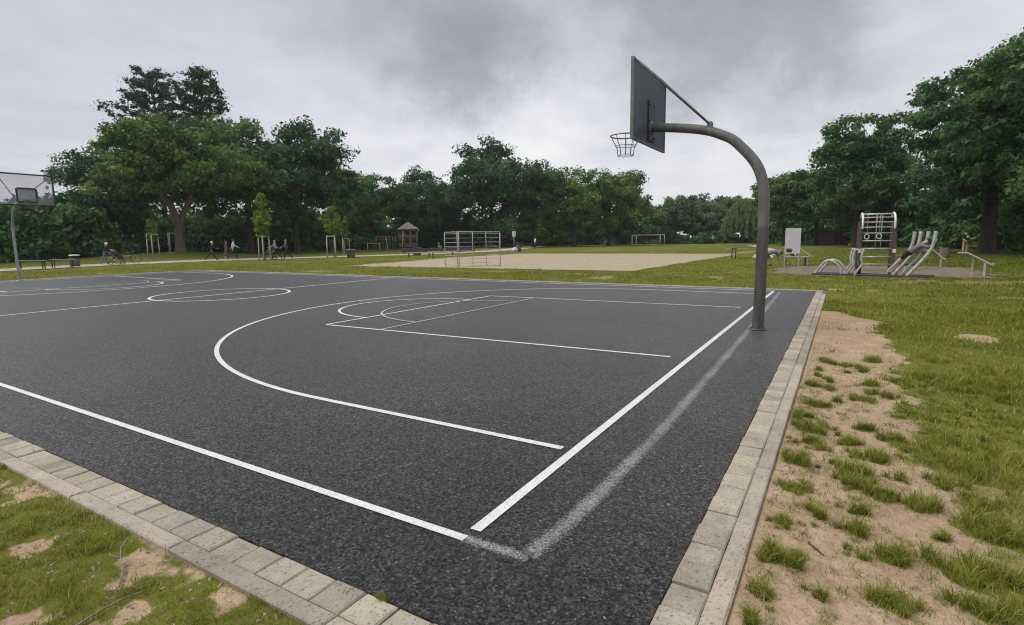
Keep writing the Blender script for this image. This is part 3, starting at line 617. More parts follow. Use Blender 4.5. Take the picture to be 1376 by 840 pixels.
def trunk_mesh(name, rg, H, zb, r0, L_, C, m, forks=1, spread=.0, sub=26):
    mb = MB(); top = zb+(H-zb)*.35
    def limb(a, b, ra, rb, n=6, wob=.06):
        a, b = Vector(a), Vector(b); k = 6; ln_ = (b-a).length; pts = []
        for i in range(k+1):
            t = i/k; p = a.lerp(b, t); p += Vector((rg.normal(0, 1), rg.normal(0, 1), 0))*wob*ln_*.25*math.sin(math.pi*t); p.z += ln_*.06*math.sin(math.pi*t); pts.append(p)
        mb.tube(pts, [ra+(rb-ra)*i/k for i in range(k+1)], n, caps=False); return pts
    split = zb*.72 if forks > 1 else top
    base = [(0, 0, -.15), (0, 0, .12), (.02, .01, split*.3), (.05*rg.normal(), .05*rg.normal(), split*.65), (.1*rg.normal(), .1*rg.normal(), split)]
    mb.tube(base, [r0*1.7, r0*1.25, r0, r0*.92, r0*.82], 10, caps=False)
    ends = []
    if forks > 1:
        for i in range(forks):
            a = 2*math.pi*i/forks+rg.random(); e_ = (spread*math.cos(a), spread*math.sin(a), top+rg.random()*.12*H); limb(base[-1], e_, r0*.62, r0*.3, 8); ends.append(e_)
    else: ends = [base[-1]]; limb(base[-1], (0, 0, H*.9), r0*.75, r0*.1, 7)
    for x, y, z, r_, rz in L_:
        e_ = min(ends, key=lambda q: (q[0]-x)**2+(q[1]-y)**2); limb(e_, (x, y, z), r0*.34, r0*.10, 6)
    for i in rg.choice(len(C), min(sub, len(C)), replace=False):
        x, y, z, *_ = min(L_, key=lambda q: (q[0]-C[i][0])**2+(q[1]-C[i][1])**2+(q[2]-C[i][2])**2); limb((x, y, z), C[i], r0*.10, r0*.03, 4)
    return mb.mesh(name, m, smooth=True)
PROTO = {}
def proto(key, seed, H, zb, Rx, nl, ncl, cnt, size, leaf, r0, bark=None, forks=1, spread=0, **kw):
    rg = np.random.default_rng(seed); lk = {k: kw.pop(k) for k in list(kw) if k in ('cr', 'skew', 'fill')}
    C, Rd, L_ = lobes(rg, H, zb, Rx, nl, ncl, **lk)
    PROTO[key] = (crown_mesh('crown', rg, C, Rd, cnt, size, LEAF[leaf], **kw), trunk_mesh('trunk', rg, H, zb, r0, L_, C, bark or M_BARKD, forks, spread))
def tree(name, label, key, loc, rz=0, sc=1.0, group=None, cat='tree', sz=None):
    t = thing(name, label, cat, loc, rz, group); t.scale = (sc, sc, sz or sc)
    link('crown', PROTO[key][0], t); link('trunk', PROTO[key][1], t); return t
proto('locust', 11, 13.6, 4.2, 9.6, 9, 260, 150, .20, 'light', .48, M_BARK, forks=3, spread=2.6, cr=(.08, .15), flat=.5, upb=.5)
proto('broadA', 21, 15, 2.6, 7.5, 8, 185, 150, .21, 'mid', .34, cr=(.11, .2))
proto('broadB', 22, 16, 2.2, 8.5, 9, 200, 150, .22, 'dark', .36, cr=(.11, .2))
proto('broadC', 23, 13, 2.4, 6.5, 7, 180, 140, .20, 'mid', .3, cr=(.12, .2), fill=.6)
proto('maple', 24, 13.5, 2.0, 7.5, 8, 195, 150, .21, 'light', .30, cr=(.12, .2))
proto('loose', 25, 13, 4.0, 4.6, 7, 90, 120, .20, 'mid', .22, cr=(.12, .22), fill=.65)
proto('chestnut', 26, 17, 2.4, 7.3, 10, 270, 150, .21, 'mid', .45, cr=(.10, .19), flat=.55)
proto('giant', 27, 19, 1.6, 9.5, 11, 330, 190, .20, 'dark', .55, cr=(.09, .17), flat=.5, upb=.5)
proto('giantL', 28, 17, 1.4, 8.0, 10, 300, 190, .18, 'mid', .5, cr=(.09, .17), flat=.5, upb=.5)
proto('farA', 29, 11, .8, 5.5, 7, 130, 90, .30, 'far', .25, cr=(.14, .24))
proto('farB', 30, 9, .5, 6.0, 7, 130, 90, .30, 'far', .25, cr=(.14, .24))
# pine: flat tiers of needles with sky between
def pine(key, seed, H, zb, Rx, tiers, cnt):
    rg = np.random.default_rng(seed); C, Rd = [], []; mb = MB()
    mb.tube([(0, 0, -.1), (.1, .05, H*.3), (.25, .1, H*.6), (.1, 0, H*.8), (0, 0, H*.97)], [.42, .36, .3, .2, .05], 9, caps=False)
    for i in range(tiers):
        t = i/(tiers-1); z = zb+(H-zb)*t; R_ = Rx*math.sqrt(max(.05, 1-((t-.22)/.82)**2)) if t > .22 else Rx*(.75+1.1*t); nb = 8 if R_ > 2 else 5
        for j in range(nb):
            a = 2*math.pi*(j+rg.random()*.7)/nb+i; ro = R_*(.65+.4*rg.random()); e_ = Vector((ro*math.cos(a), ro*math.sin(a), z+.5+rg.normal()*.25)); s_ = Vector((.05, 0, z-.9))
            mid = s_.lerp(e_, .5)+Vector((0, 0, .35)); mb.tube([s_, mid, e_], [.11, .07, .03], 5, caps=False)
            for q in range(4):
                f_ = .42+.6*q/3; p = s_.lerp(e_, f_)+Vector((rg.normal()*.5, rg.normal()*.5, .3+rg.normal()*.15)); mb.tube([s_.lerp(e_, f_*.8), p], [.04, .015], 4, caps=False); C.append(p); Rd.append(.7+.5*rg.random())
    C = np.array(C); Rd = np.array(Rd)
    PROTO[key] = (crown_mesh('crown', rg, C, Rd, cnt, .19, LEAF['pine'], flat=.42, upb=.5, shell=.05), mb.mesh('trunk', M_BARK, smooth=True))
pine('pine', 41, 25, 12.0, 6.2, 11, 56); pine('pine_small', 42, 22.5, 15.0, 3.2, 6, 48)
# willow: hanging curtains
def willow(key, seed, H, Rx):
    rg = np.random.default_rng(seed); n = 5200; a = rg.random(n)*2*np.pi; ns = 190; sa = rg.random(ns)*2*np.pi; sr = Rx*np.sqrt(rg.random(ns)); top = H*(1-.55*(sr/Rx)**2); ln_ = (.35+.5*rg.random(ns))*top
    k = rg.integers(0, ns, 17000); q = rg.random(17000); p = np.stack([sr[k]*np.cos(sa[k])*(1+.05*q), sr[k]*np.sin(sa[k])*(1+.05*q), top[k]-q*ln_[k]], -1)+tnoise(rg, 17000)*np.array([.16, .16, .1])
    t = tnoise(rg, 17000)*.35+np.array([0, 0, -1]); t /= np.linalg.norm(t, axis=1)[:, None]; b = np.cross(t, tnoise(rg, 17000)); b /= np.linalg.norm(b, axis=1)[:, None]
    V = np.stack([p-t*.28, p-b*.09, p+t*.28, p+b*.09], 1); T = np.clip(.35+.4*rg.random(ns)[k]+.25*rg.random(17000), 0, 1)
    mb = MB(); mb.tube([(0, 0, -.1), (.1, 0, 2), (0, .1, 4), (0, 0, H*.8)], [.45, .36, .3, .1], 8, caps=False)
    for i in range(10): mb.tube([(0, .1, H*.45), (sr[i]*.5*math.cos(sa[i]), sr[i]*.5*math.sin(sa[i]), top[i]*.9), (sr[i]*math.cos(sa[i]), sr[i]*math.sin(sa[i]), top[i])], [.14, .08, .03], 5, caps=False)
    PROTO[key] = (np_mesh('crown', V.reshape(-1, 3), np.arange(17000*4).reshape(-1, 4), LEAF['willow'], {'tint': np.repeat(T, 4)}), mb.mesh('trunk', M_BARKD, smooth=True))
willow('willow', 43, 9, 4.2)
def shrub_proto(key, seed, H, Rx, leaf, cnt=60, size=.16, ncl=70):
    rg = np.random.default_rng(seed); d = tnoise(rg, ncl); d /= np.linalg.norm(d, axis=1)[:, None]; d[:, 2] = np.abs(d[:, 2]); q = .4+.6*rg.random(ncl)**.5; C = d*np.array([Rx, Rx, H*.88])*q[:, None]; Rd = Rx*(.16+.16*rg.random(ncl)); mb = MB()
    for i in range(9): mb.tube([(.1*rg.normal(), .1*rg.normal(), -.1), tuple(C[i]*.5), tuple(C[i])], [.07, .05, .02], 5, caps=False)
    PROTO[key] = (crown_mesh('foliage', rg, C, Rd, cnt, size, LEAF[leaf]), mb.mesh('stems', M_BARKD))
shrub_proto('shrubA', 51, 4.2, 3.4, 'dark', 95, .22); shrub_proto('shrubB', 52, 3.4, 3.6, 'dark', 95, .22); shrub_proto('shrubC', 53, 6.2, 3.6, 'mid', 95, .22)
def shrub(label, key, loc, rz, sc, group=None):
    t = thing('shrub', label, 'shrub', loc, rz, group); t.scale = (sc,)*3; link('foliage', PROTO[key][0], t); link('stems', PROTO[key][1], t); return t

G0 = -.03
bt = at(243, 62); tree('spreading_tree', 'broad light green tree with forked pale trunk standing on the grassy mound', 'locust', (bt.x, bt.y, .48), 1.0, .90)
tree('pine_tree', 'tallest pine with flat dark tiers rising above the forked tree', 'pine', at(226, 82, G0), .4, .85)
tree('pine_tree', 'smaller slender pine with sparse crown next to the tallest pine', 'pine_small', at(289, 84, G0), 2.0)
TREES = [('leafy_tree', 'dense dark green tree behind the spreading tree, over its left side', 'broadB', 160, 74, .3, .70),
         ('leafy_tree', 'tall dark tree directly right of the pines', 'broadA', 338, 72, 1.0, 1.06),
         ('leafy_tree', 'full dark green tree behind the staked sapling by the strolling pair', 'broadB', 400, 76, 2.2, 1.0),
         ('airy_tree', 'thin crowned airy tree between the dark trees and the play tower', 'loose', 462, 80, .5, .97),
         ('leafy_tree', 'lower dark tree over the wooden climbing frame', 'broadC', 500, 92, 1.4, .93),
         ('leafy_tree', 'dark rounded tree directly behind the wooden play tower', 'broadB', 555, 96, 3.1, .83),
         ('leafy_tree', 'rounded dark tree between the play tower and the football goal', 'broadA', 600, 97, 5.0, .78),
         ('leafy_tree', 'large full dark tree rising behind the football goal on the sand', 'broadB', 662, 88, 4.2, 1.06),
         ('leafy_tree', 'narrower dark tree filling the gap before the yellowish tree', 'broadA', 718, 93, 1.9, .92),
         ('maple_tree', 'yellowish green round tree with slim trunk beside the path', 'maple', 772, 92, .6, .95),
         ('maple_tree', 'round tree with yellow green top at the end of the tree row', 'maple', 820, 96, 2.9, .98),
         ('chestnut_tree', 'domed chestnut tree with a stout trunk behind the climbing ladder', 'chestnut', 1152, 74, .8, .87),
         ('leafy_tree', 'bushy mid green tree left of the domed chestnut', 'broadC', 1055, 84, 2.0, .76),
         ('leafy_tree', 'smaller mid green tree tucked against the domed chestnut', 'broadC', 1098, 84, 4.4, .80),
         ('giant_tree', 'huge dark tree overhanging the lawn behind the incline boards', 'giant', 1330, 50, 1.1, .75),
         ('giant_tree', 'huge tree with lighter leaves right of the overhanging dark tree', 'giantL', 1415, 42, 2.5, .78),
         ('giant_tree', 'dark tree deep behind the person in yellow shorts', 'giant', 1325, 68, 3.7, .70),
         ('giant_tree', 'dark tree farthest along the wooded right edge of the lawn', 'giant', 1420, 64, 5.1, .85)]
for nm, lb, key, px, d, rz, sc in TREES: tree(nm, lb, key, at(px, d, G0), rz, sc)
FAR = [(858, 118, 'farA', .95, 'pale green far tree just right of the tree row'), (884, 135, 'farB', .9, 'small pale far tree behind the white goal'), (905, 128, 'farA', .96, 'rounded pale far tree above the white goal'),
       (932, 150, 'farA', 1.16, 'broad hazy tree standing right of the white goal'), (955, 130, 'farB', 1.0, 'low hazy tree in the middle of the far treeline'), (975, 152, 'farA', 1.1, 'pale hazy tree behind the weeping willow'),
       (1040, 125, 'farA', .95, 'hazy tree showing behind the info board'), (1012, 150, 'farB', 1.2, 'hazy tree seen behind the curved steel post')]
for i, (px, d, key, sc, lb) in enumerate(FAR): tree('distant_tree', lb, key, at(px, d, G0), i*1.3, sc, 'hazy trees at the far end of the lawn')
tree('weeping_willow', 'pale green weeping willow with hanging branches beyond the lawn', 'willow', at(1000, 112, G0), 0, .92)
HEDGE = [(-60, 62, 'shrubC'), (-15, 64, 'shrubC'), (28, 66, 'shrubC'), (62, 70, 'shrubC'), (98, 68, 'shrubC'), (130, 70, 'shrubA'), (160, 76, 'shrubC'), (188, 80, 'shrubA'), (215, 82, 'shrubC'), (245, 84, 'shrubA'), (275, 80, 'shrubA'), (300, 84, 'shrubC'), (330, 80, 'shrubA'), (360, 84, 'shrubC'), (388, 86, 'shrubA'),
         (415, 84, 'shrubC'), (440, 88, 'shrubA'), (466, 90, 'shrubC'), (490, 97, 'shrubC'), (515, 100, 'shrubA'), (540, 103, 'shrubC'), (566, 102, 'shrubC'), (592, 100, 'shrubA'), (618, 99, 'shrubC'), (645, 98, 'shrubC'), (670, 100, 'shrubA'), (695, 102, 'shrubC'), (722, 104, 'shrubC'), (750, 106, 'shrubC'), (778, 108, 'shrubC'), (806, 110, 'shrubC'), (834, 112, 'shrubC'),
         (1065, 98, 'shrubC'), (1095, 95, 'shrubA'), (1122, 96, 'shrubC'), (1160, 92, 'shrubA'), (1190, 84, 'shrubC'), (1215, 78, 'shrubC'), (1245, 76, 'shrubC'), (1275, 72, 'shrubC'), (1305, 68, 'shrubC'), (1335, 66, 'shrubC'), (1365, 64, 'shrubC'), (1400, 60, 'shrubC'), (1440, 58, 'shrubC'), (1480, 54, 'shrubC')]
for i, (px, d, key) in enumerate(HEDGE):
    if px < 140: lb, gr = 'tall leafy shrub in the hedge behind the far basket', 'hedge shrubs behind the far basket'
    elif px < 480: lb, gr = 'dark shrub in the undergrowth beneath the trees behind the walkers', 'undergrowth behind the walkers'
    elif px < 900: lb, gr = 'dark shrub in the undergrowth behind the play tower and goal', 'undergrowth behind the playground'
    else: lb, gr = 'dark shrub in the undergrowth beneath the big trees behind the gym', 'undergrowth behind the gym'
    shrub(lb, key, at(px, d, G0), i*1.9, .95+.25*((i*37) % 10)/10, gr)
for i in range(26):      # back row that closes the wood
    px = -80+i*38
    if px < 880: shrub('dark shrub deep in the wood behind the tree row', 'shrubC', at(px, 96+(i*13) % 12+(14 if px > 480 else 0), G0), i*.7, 1.35, 'shrubs deep in the wood')
for i in range(9): shrub('dark shrub closing the gap behind the chestnut and the climbing ladder', 'shrubC', at(1075+i*24, 100-i*2.2, G0), i*1.1, 1.45, 'shrubs behind the chestnut')
for i in range(9): shrub('hazy shrub along the foot of the far treeline', 'shrubB', at(858+i*22, 108+(i*7) % 9, G0), i*2.1, .55+.12*(i % 3), 'shrubs along the far treeline')

# ------------------------------------------------------------------ saplings with stakes
def stakes(label, loc, rz=0, sc=1.0):
    t = thing('tree_stakes', label, 'tree stakes', loc, rz, 'staked frames around young trees'); t.scale = (sc,)*3
    P = [(.42*math.cos(R(a)), .42*math.sin(R(a))) for a in (90, 210, 330)]
    for x, y in P: MB().tube([(x*1.12, y*1.12, -.1), (x, y, 1.9)], .042, 8).build('post', M_STAKE, t, True)
    for i in range(3):
        a, b = P[i], P[(i+1) % 3]; c = ((a[0]+b[0])/2, (a[1]+b[1])/2, 1.84); MB().box((c[0]*1.06, c[1]*1.06, 1.845), (.80, .035, .09), math.atan2(b[1]-a[1], b[0]-a[0]), .006).build('rail', M_STAKE, t)
    return t
M_STAKE = mat('peeled_wood', (.46, .40, .33), .85, var=.18, scale=8)
def sapling_proto(key, seed, H, zb, Rx, ncl, cnt):
    rg = np.random.default_rng(seed); C, Rd = [], []; mb = MB(); mb.tube([(0, 0, -.05), (.02, 0, H*.4), (0, .02, H*.7), (0, 0, H*.97)], [.05, .04, .03, .012], 7, caps=False)
    for i in range(ncl):
        t = rg.random(); z = zb+(H-zb)*t; r_ = Rx*math.sin(math.pi*min(1, .18+.8*t))**.8*rg.random()**.5; a = rg.random()*6.28; C.append((r_*math.cos(a), r_*math.sin(a), z)); Rd.append(.16+.12*rg.random())
        if i < 16: mb.tube([(0, 0, z-.45), (C[-1][0]*.6, C[-1][1]*.6, z-.15), C[-1]], [.018, .012, .006], 4, caps=False)
    PROTO[key] = (crown_mesh('crown', rg, np.array(C), np.array(Rd), cnt, .085, LEAF['sap'], shell=.2), mb.mesh('trunk', M_BARK, smooth=True))
sapling_proto('sapA', 61, 5.0, 1.9, .62, 70, 45); sapling_proto('sapB', 62, 4.4, 2.0, .62, 55, 40)
def at3(px, d): return at(px, d, float(relief(at(px, d).x, at(px, d).y)))
tree('sapling', 'young bright green tree inside the stakes by the strolling pair', 'sapA', at3(355, 46.2)); stakes('three peeled stakes around the bright green sapling by the strolling pair', at3(355, 46.2), .3)
tree('sapling', 'young green tree in the stakes nearest the square litter bin', 'sapB', at3(449, 49.9)); stakes('three peeled stakes around the sapling nearest the square litter bin', at3(447.5, 49.9), .9)
tree('sapling', 'small sapling in the stakes set back on the grass behind the litter bin', 'sapB', at3(465, 60), 2, .8); stakes('weathered stakes around the small sapling behind the litter bin', at3(465, 60), 1.7, .9)
tree('sapling', 'thin sapling in the stakes on the mound left of the forked trunk', 'sapB', at3(206, 56), 1, .75); stakes('stakes standing on the mound left of the forked trunk', at3(206, 56), .5, 1.08)
stakes('stakes half hidden behind the forked trunk on the mound', at3(232, 66), .2, 1.0)

# ------------------------------------------------------------------ basketball stand with curved arm post
def m_post():
    m, t, nn, ln, b, o = nodes('post_steel'); tcn = nn('ShaderNodeTexCoord'); v = tcn.outputs['Object']; sp = nn('ShaderNodeSeparateXYZ'); ln(v, sp.inputs[0])
    mp = nn('ShaderNodeMapping'); mp.inputs['Scale'].default_value = (3, 3, .5); ln(v, mp.inputs['Vector']); n = tex(nn, ln, mp.outputs[0], 'Noise', 4, 8, .75); n2_ = tex(nn, ln, v, 'Noise', 38, 6, .7)
    steel = ramp_(nn, ln, n.outputs['Fac'], [(.3, (.095, .093, .086)), (.7, (.225, .222, .205))])
    paint = ramp_(nn, ln, n.outputs['Fac'], [(.3, (.060, .056, .053)), (.7, (.140, .132, .125))])
    a = nn('ShaderNodeMath', operation='MULTIPLY_ADD'); ln(n2_.outputs['Fac'], a.inputs[0]); a.inputs[1].default_value = .10; ln(sp.outputs[2], a.inputs[2])
    mr = nn('ShaderNodeMapRange'); ln(a.outputs[0], mr.inputs[0]); mr.inputs[1].default_value = 1.58; mr.inputs[2].default_value = 1.62
    c = mixc(nn, ln, mr.outputs[0], paint, steel); c = mixc(nn, ln, 1.0, c, ramp_(nn, ln, n2_.outputs['Fac'], [(.3, (.75, .72, .7)), (.6, (1, 1, 1)), (.8, (1.2, 1.2, 1.2))]), 'MULTIPLY')
    ln(c, b.inputs['Base Color']); b.inputs['Roughness'].default_value = .5; b.inputs['Metallic'].default_value = .25
    return m
M_POST = m_post()
M_BOARD = mat('board_panel', (.050, .060, .080), .55, 0, .1, 4); M_BFRAME = mat('board_frame', (.16, .155, .145), .5, .4, .2, 8); M_PLATE = mat('mount_plate', (.030, .034, .044), .5, .2, .15, 6); M_RIM = mat('rim_steel', (.22, .225, .22), .45, .5, .2, 12)
def stand(label, loc, rz, see_through=False, base=True):
    t = thing('basketball_stand', label, 'basketball hoop', loc, rz)
    # local: x across the board, y towards the court; the post foot at the origin
    ctl = [(-.0, -.05), (-.012, .49), (-.012, 1.2), (-.010, 1.85), (.012, 2.15), (.075, 2.38), (.172, 2.55), (.30, 2.70), (.465, 2.86), (.64, 2.955), (.848, 3.035), (1.186, 3.105), (1.66, 3.17), (1.70, 3.172)]
    P = [Vector((0, y, z)) for y, z in ctl]; pts = []
    for i in range(len(P)-1):
        a, b, c, d = P[max(i-1, 0)], P[i], P[i+1], P[min(i+2, len(P)-1)]
        for k in range(4):
            q = k/4; pts.append(.5*((2*b)+(c-a)*q+(2*a-5*b+4*c-d)*q*q+(3*b-a-3*c+d)*q*q*q))
    pts.append(P[-1]); n = len(pts)
    pole = MB().tube(pts, [(.083-.016*i/n)*(.62 if see_through else 1) for i in range(n)], 20).build('post', M_POST if not see_through else M_STEEL, t, True)
    MB().tube([(0, 0, .0), (0, 0, .02), (0, 0, .024)], [.125, .125, .10], 24).build('base_collar', M_POST if not see_through else M_STEEL, t, True)
    by, z0, z1, hw = 1.75, 2.90, 4.04, .84
    if not see_through: brd = MB().box((0, by, (z0+z1)/2), (2*hw, .028, z1-z0), 0, .004).build('backboard', M_BOARD, t)
    else: brd = MB().box((0, by, (z0+z1)/2), (2*hw, .012, z1-z0), 0, .002).build('backboard', M_MESHP, t)
    fr = MB(); w = .035 if not see_through else .05; dp = .045; zm = (z0+z1)/2
    for x in (-hw, hw): fr.box((x, by, zm), (w, dp, z1-z0+w), 0, .004)
    for z in (z0, z1): fr.box((0, by, z), (2*hw-w-.004, dp, w), 0, .004)
    fr.build('frame', M_BFRAME if not see_through else M_DARK, brd)
    if see_through:
        fq = MB(); sz = .30
        for x in (-sz, sz): fq.box((x, by+.024, 3.27), (.05, .02, .5))
        for z in (3.02, 3.52): fq.box((0, by+.024, z), (2*sz-.054, .02, .05))
        fq.build('target_frame', M_DARK, brd); MB().box((0, by-.012, 3.27), (2*sz, .008, .48)).build('target_panel', M_PANEL, brd)
    else: MB().box((.02, by-.026, 3.27), (.30, .024, .62), 0, .004).build('mounting_plate', M_PLATE, brd)
    if not see_through:
        for x in (-.10, .14):
            for z in (3.02, 3.27, 3.52): MB().tube([(x, by-.058, z), (x, by-.036, z)], .016, 6).build('bolt', M_BFRAME, brd)
        for k in range(4): MB().tube([(.105*math.cos(k*1.571+.6), .105*math.sin(k*1.571+.6), .02), (.105*math.cos(k*1.571+.6), .105*math.sin(k*1.571+.6), .045)], .012, 6).build('bolt', M_BFRAME, t)
    MB().tube([(0, by-.05, 3.172), (0, by-.012, 3.172)], [.11, .11], 18).build('flange', M_POST if not see_through else M_STEEL, t, True)
    for x in (-1, 1):
        s_ = MB(); s_.tube([(x*.03, .80, 3.12), (x*(hw-.03), by-.03, z1-.02)], .017, 8); s_.build('strut', M_BFRAME if not see_through else M_DARK, t, True)
    cl = MB(); cl.box((0, .80, 3.105), (.10, .07, .11), 0, .008); cl.build('strut_clamp', M_BFRAME, t)
    ry, rzv, rr = 2.14, 3.09, .25
    rim = MB().tube([(rr*math.cos(2*math.pi*i/32), ry+rr*math.sin(2*math.pi*i/32), rzv) for i in range(32)], .011, 8, closed=True)
    rim.box((0, by+.085, rzv), (.13, .14, .03), 0, .004); rim.box((0, by+.026, rzv-.04), (.17, .02, .14), 0, .004)
    rimo = rim.build('rim', M_RIM, t, True)
    net = MB(); nb = 10
    for i in range(nb):
        a = 2*math.pi*(i+.5)/nb; prof = [(1.0, 0), (.86, -.075), (.68, -.155), (.58, -.20), (.55, -.27), (.53, -.30)]
        net.tube([(rr*f_*math.cos(a), ry+rr*f_*math.sin(a), rzv+dz) for f_, dz in prof], .0055, 5)
    for f_, dz in ((.66, -.165), ): net.tube([(rr*f_*math.cos(2*math.pi*i/24), ry+rr*f_*math.sin(2*math.pi*i/24), rzv+dz) for i in range(24)], .0055, 5, closed=True)
    for i in range(nb):
        a, b = 2*math.pi*(i+.5)/nb, 2*math.pi*(i+1.5)/nb; m_ = (a+b)/2
        net.tube([(rr*.52*math.cos(a), ry+rr*.52*math.sin(a), rzv-.30), (rr*.50*math.cos(m_), ry+rr*.50*math.sin(m_), rzv-.33), (rr*.52*math.cos(b), ry+rr*.52*math.sin(b), rzv-.30)], .0055, 5)
    net.build('net', M_RIM, rimo, True)
    return t
def m_meshpanel():
    # perforated sheet: half its face is holes
    m, t, nn, ln, b, o = nodes('perforated_sheet'); b.inputs['Base Color'].default_value = (.42, .42, .43, 1); b.inputs['Roughness'].default_value = .4
    tr = nn('ShaderNodeBsdfTransparent'); mx = nn('ShaderNodeMixShader'); mx.inputs[0].default_value = .24; ln(tr.outputs[0], mx.inputs[1]); ln(b.outputs[0], mx.inputs[2]); ln(mx.outputs[0], o.inputs[0]); return m
M_MESHP = m_meshpanel(); M_PANEL = mat('target_sheet', (.46, .46, .46), .5, 0, .1, 5)
stand('dark curved steel basketball post with solid grey board and chain net on the near baseline', (7.03, -.42, 0), 0)
stand('pale basketball post with see-through framed board at the far baseline', (6.62, 26.72, 0), math.pi, True)

# ------------------------------------------------------------------ football goals
def goal(label, a, b, H, depth, bars=8, vert=4, m=None, r_=.024):
    a, b = Vector((*a, 0)), Vector((*b, 0)); c = (a+b)/2; w = (b-a).length; rz = math.atan2(b.y-a.y, b.x-a.x)
    t = thing('football_goal', label, 'goal', (c.x, c.y, -.012), rz); m = m or M_ALU
    for x in (-w/2, w/2): MB().tube([(x, 0, 0), (x, 0, H)], r_, 8).build('post', m, t, True)
    MB().tube([(-w/2, 0, H), (w/2, 0, H)], r_, 8).build('crossbar', m, t, True)
    MB().tube([(-w/2, 0, .03), (w/2, 0, .03)], r_*.5, 6).build('ground_bar', m, t, True)
    for i in range(vert): x = -w/2+w*i/(vert-1); MB().tube([(x, depth, 0), (x, depth, H)], r_*.8, 8).build('rear_post', m, t, True)
    for x in (-w/2, w/2): MB().tube([(x, 0, H), (x, depth, H)], r_*.8, 8).build('top_rail', m, t, True)
    for k in range(bars):
        z = H*(k+.5)/bars+.03 if bars > 1 else H
        MB().tube([(-w/2, depth, z), (w/2, depth, z)], r_*.42, 6).build('back_bar', m, t, True)
        MB().tube([(-w/2, 0, z), (-w/2, depth, z)], r_*.42, 6).build('side_bar', m, t, True); MB().tube([(w/2, 0, z), (w/2, depth, z)], r_*.42, 6).build('side_bar', m, t, True)
    return t
M_ALU = mat('dull_aluminium', (.40, .40, .40), .45, .35, .12, 6)
goal('barred aluminium football goal on the near end of the sand pitch', at(615.7, 28.0)[:2], at(673, 29.2)[:2], 1.80, 1.5)
goal('white football goal far across the lawn', (95.1, 31.5), (93.4, 25.9), 1.72, 1.3, 1, 2, M_WHITE, .075)

# ------------------------------------------------------------------ playground
def play_tower():
    t = thing('play_tower', 'wooden play tower with pyramid roof under dark trees', 'play tower', at(550, 82, G0), bearing(550)+.25); s_ = 1.25; t.scale = (.86, .86, 1)
    for x in (-s_, s_):
        for y in (-s_, s_): MB().tube([(x, y, -.1), (x, y, 3.0)], .10, 8).build('post', M_PLAY, t, True)
    MB().box((0, 0, .5), (2.5, 2.5, .1)).build('floor', M_WOODG, t); MB().box((0, 0, 1.75), (2.5, 2.5, .08)).build('floor', M_WOODG, t)
    for z0, z1 in ((.55, 1.0), (1.4, 1.5), (1.8, 2.2), (2.7, 3.0)):
        for k in range(9):
            x = -1.12+k*.28
            for fx, fy, rz in ((x, -1.27, 0), (x, 1.27, 0), (-1.27, x, math.pi/2), (1.27, x, math.pi/2)):
                MB().box((fx, fy, (z0+z1)/2), (.24, .04, z1-z0), rz).build('plank', M_PLAY, t)
    for k in (-1.12, 0, 1.12):
        for fx, fy, rz in ((k, -1.275, 0), (-1.275, k, math.pi/2)): MB().box((fx, fy, 1.75), (.34, .05, 2.4), rz).build('plank', M_PLAY, t)
    rf = MB(); rf.add([(-1.5, -1.5, 3.0), (1.5, -1.5, 3.0), (1.5, 1.5, 3.0), (-1.5, 1.5, 3.0), (0, 0, 4.05), (-1.5, -1.5, 2.93), (1.5, -1.5, 2.93), (1.5, 1.5, 2.93), (-1.5, 1.5, 2.93)], [(0, 1, 4), (1, 2, 4), (2, 3, 4), (3, 0, 4), (5, 6, 1, 0), (6, 7, 2, 1), (7, 8, 3, 2), (8, 5, 0, 3), (8, 7, 6, 5)])
    rf.build('roof', mat('roof_boards', (.19, .16, .135), .85, var=.2, scale=5), t)
    MB().tube([(-1.5, 1.5, 0), (-1.5, 1.2, 2.4)], .06, 8).build('climbing_pole', M_STAKE, t, True)
    c = thing('playground_climber', 'brown wooden climbing frame with lattice beside the play tower', 'climbing frame', at(520, 82, G0), bearing(520)+math.pi/2)
    for k in range(4): MB().tube([(-1.4+k*.93, 0, -.1), (-1.4+k*.93, 0, 2.05)], .09, 8).build('post', M_PLAY, c, True)
    for z in (.25, 1.0, 1.55, 1.95): MB().box((0, -.07, z), (2.9, .07, .14)).build('beam', M_PLAY, c)
    for k in range(3): MB().box((-.95+k*.95, -.08, .6), (.3, .04, .75)).build('panel', M_PLAY, c); MB().tube([(-1.2+k*.93, .6, 0), (-.9+k*.93, 0, 1.9)], .05, 6).build('climbing_pole', M_STAKE if k == 1 else M_PLAY, c, True)
    for k in range(5): MB().tube([(1.5+k*.35, .1*math.sin(k), 1.3-.12*math.sin(k*.8)), (1.85+k*.35, 0, 1.2)], .04, 6).build('rope', M_PLAY, c, True)
    h = thing('turning_bar', 'low pale turning bar left of the climbing frame', 'turning bar', at(503, 82, G0), bearing(503)+math.pi/2)
    for x in (-.85, .85): MB().tube([(x, 0, -.1), (x, 0, 1.05)], .06, 8).build('post', M_STAKE, h, True)
    MB().tube([(-.85, 0, 1.0), (.85, 0, 1.0)], .045, 8).build('bar', M_STAKE, h, True)
play_tower()
sr = thing('spring_rider', 'brown spring rider between the play tower and the goal', 'spring rider', at(592, 70, G0), 1.0)
MB().tube([(.09*math.cos(k*.9), .09*math.sin(k*.9), k*.016) for k in range(22)], .02, 5).build('spring', M_DARK, sr, True); MB().box((0, 0, .52), (.9, .28, .32), 0, .1).build('body', M_WOODG, sr); MB().box((.38, 0, .85), (.22, .2, .42), 0, .06).build('head', M_WOODG, sr)
bd = MB()
for k in range(14): bd.box((-3.9+k*.6, 0, .22), (.56, .3, .46+.04*(k % 3)), 0, .03)
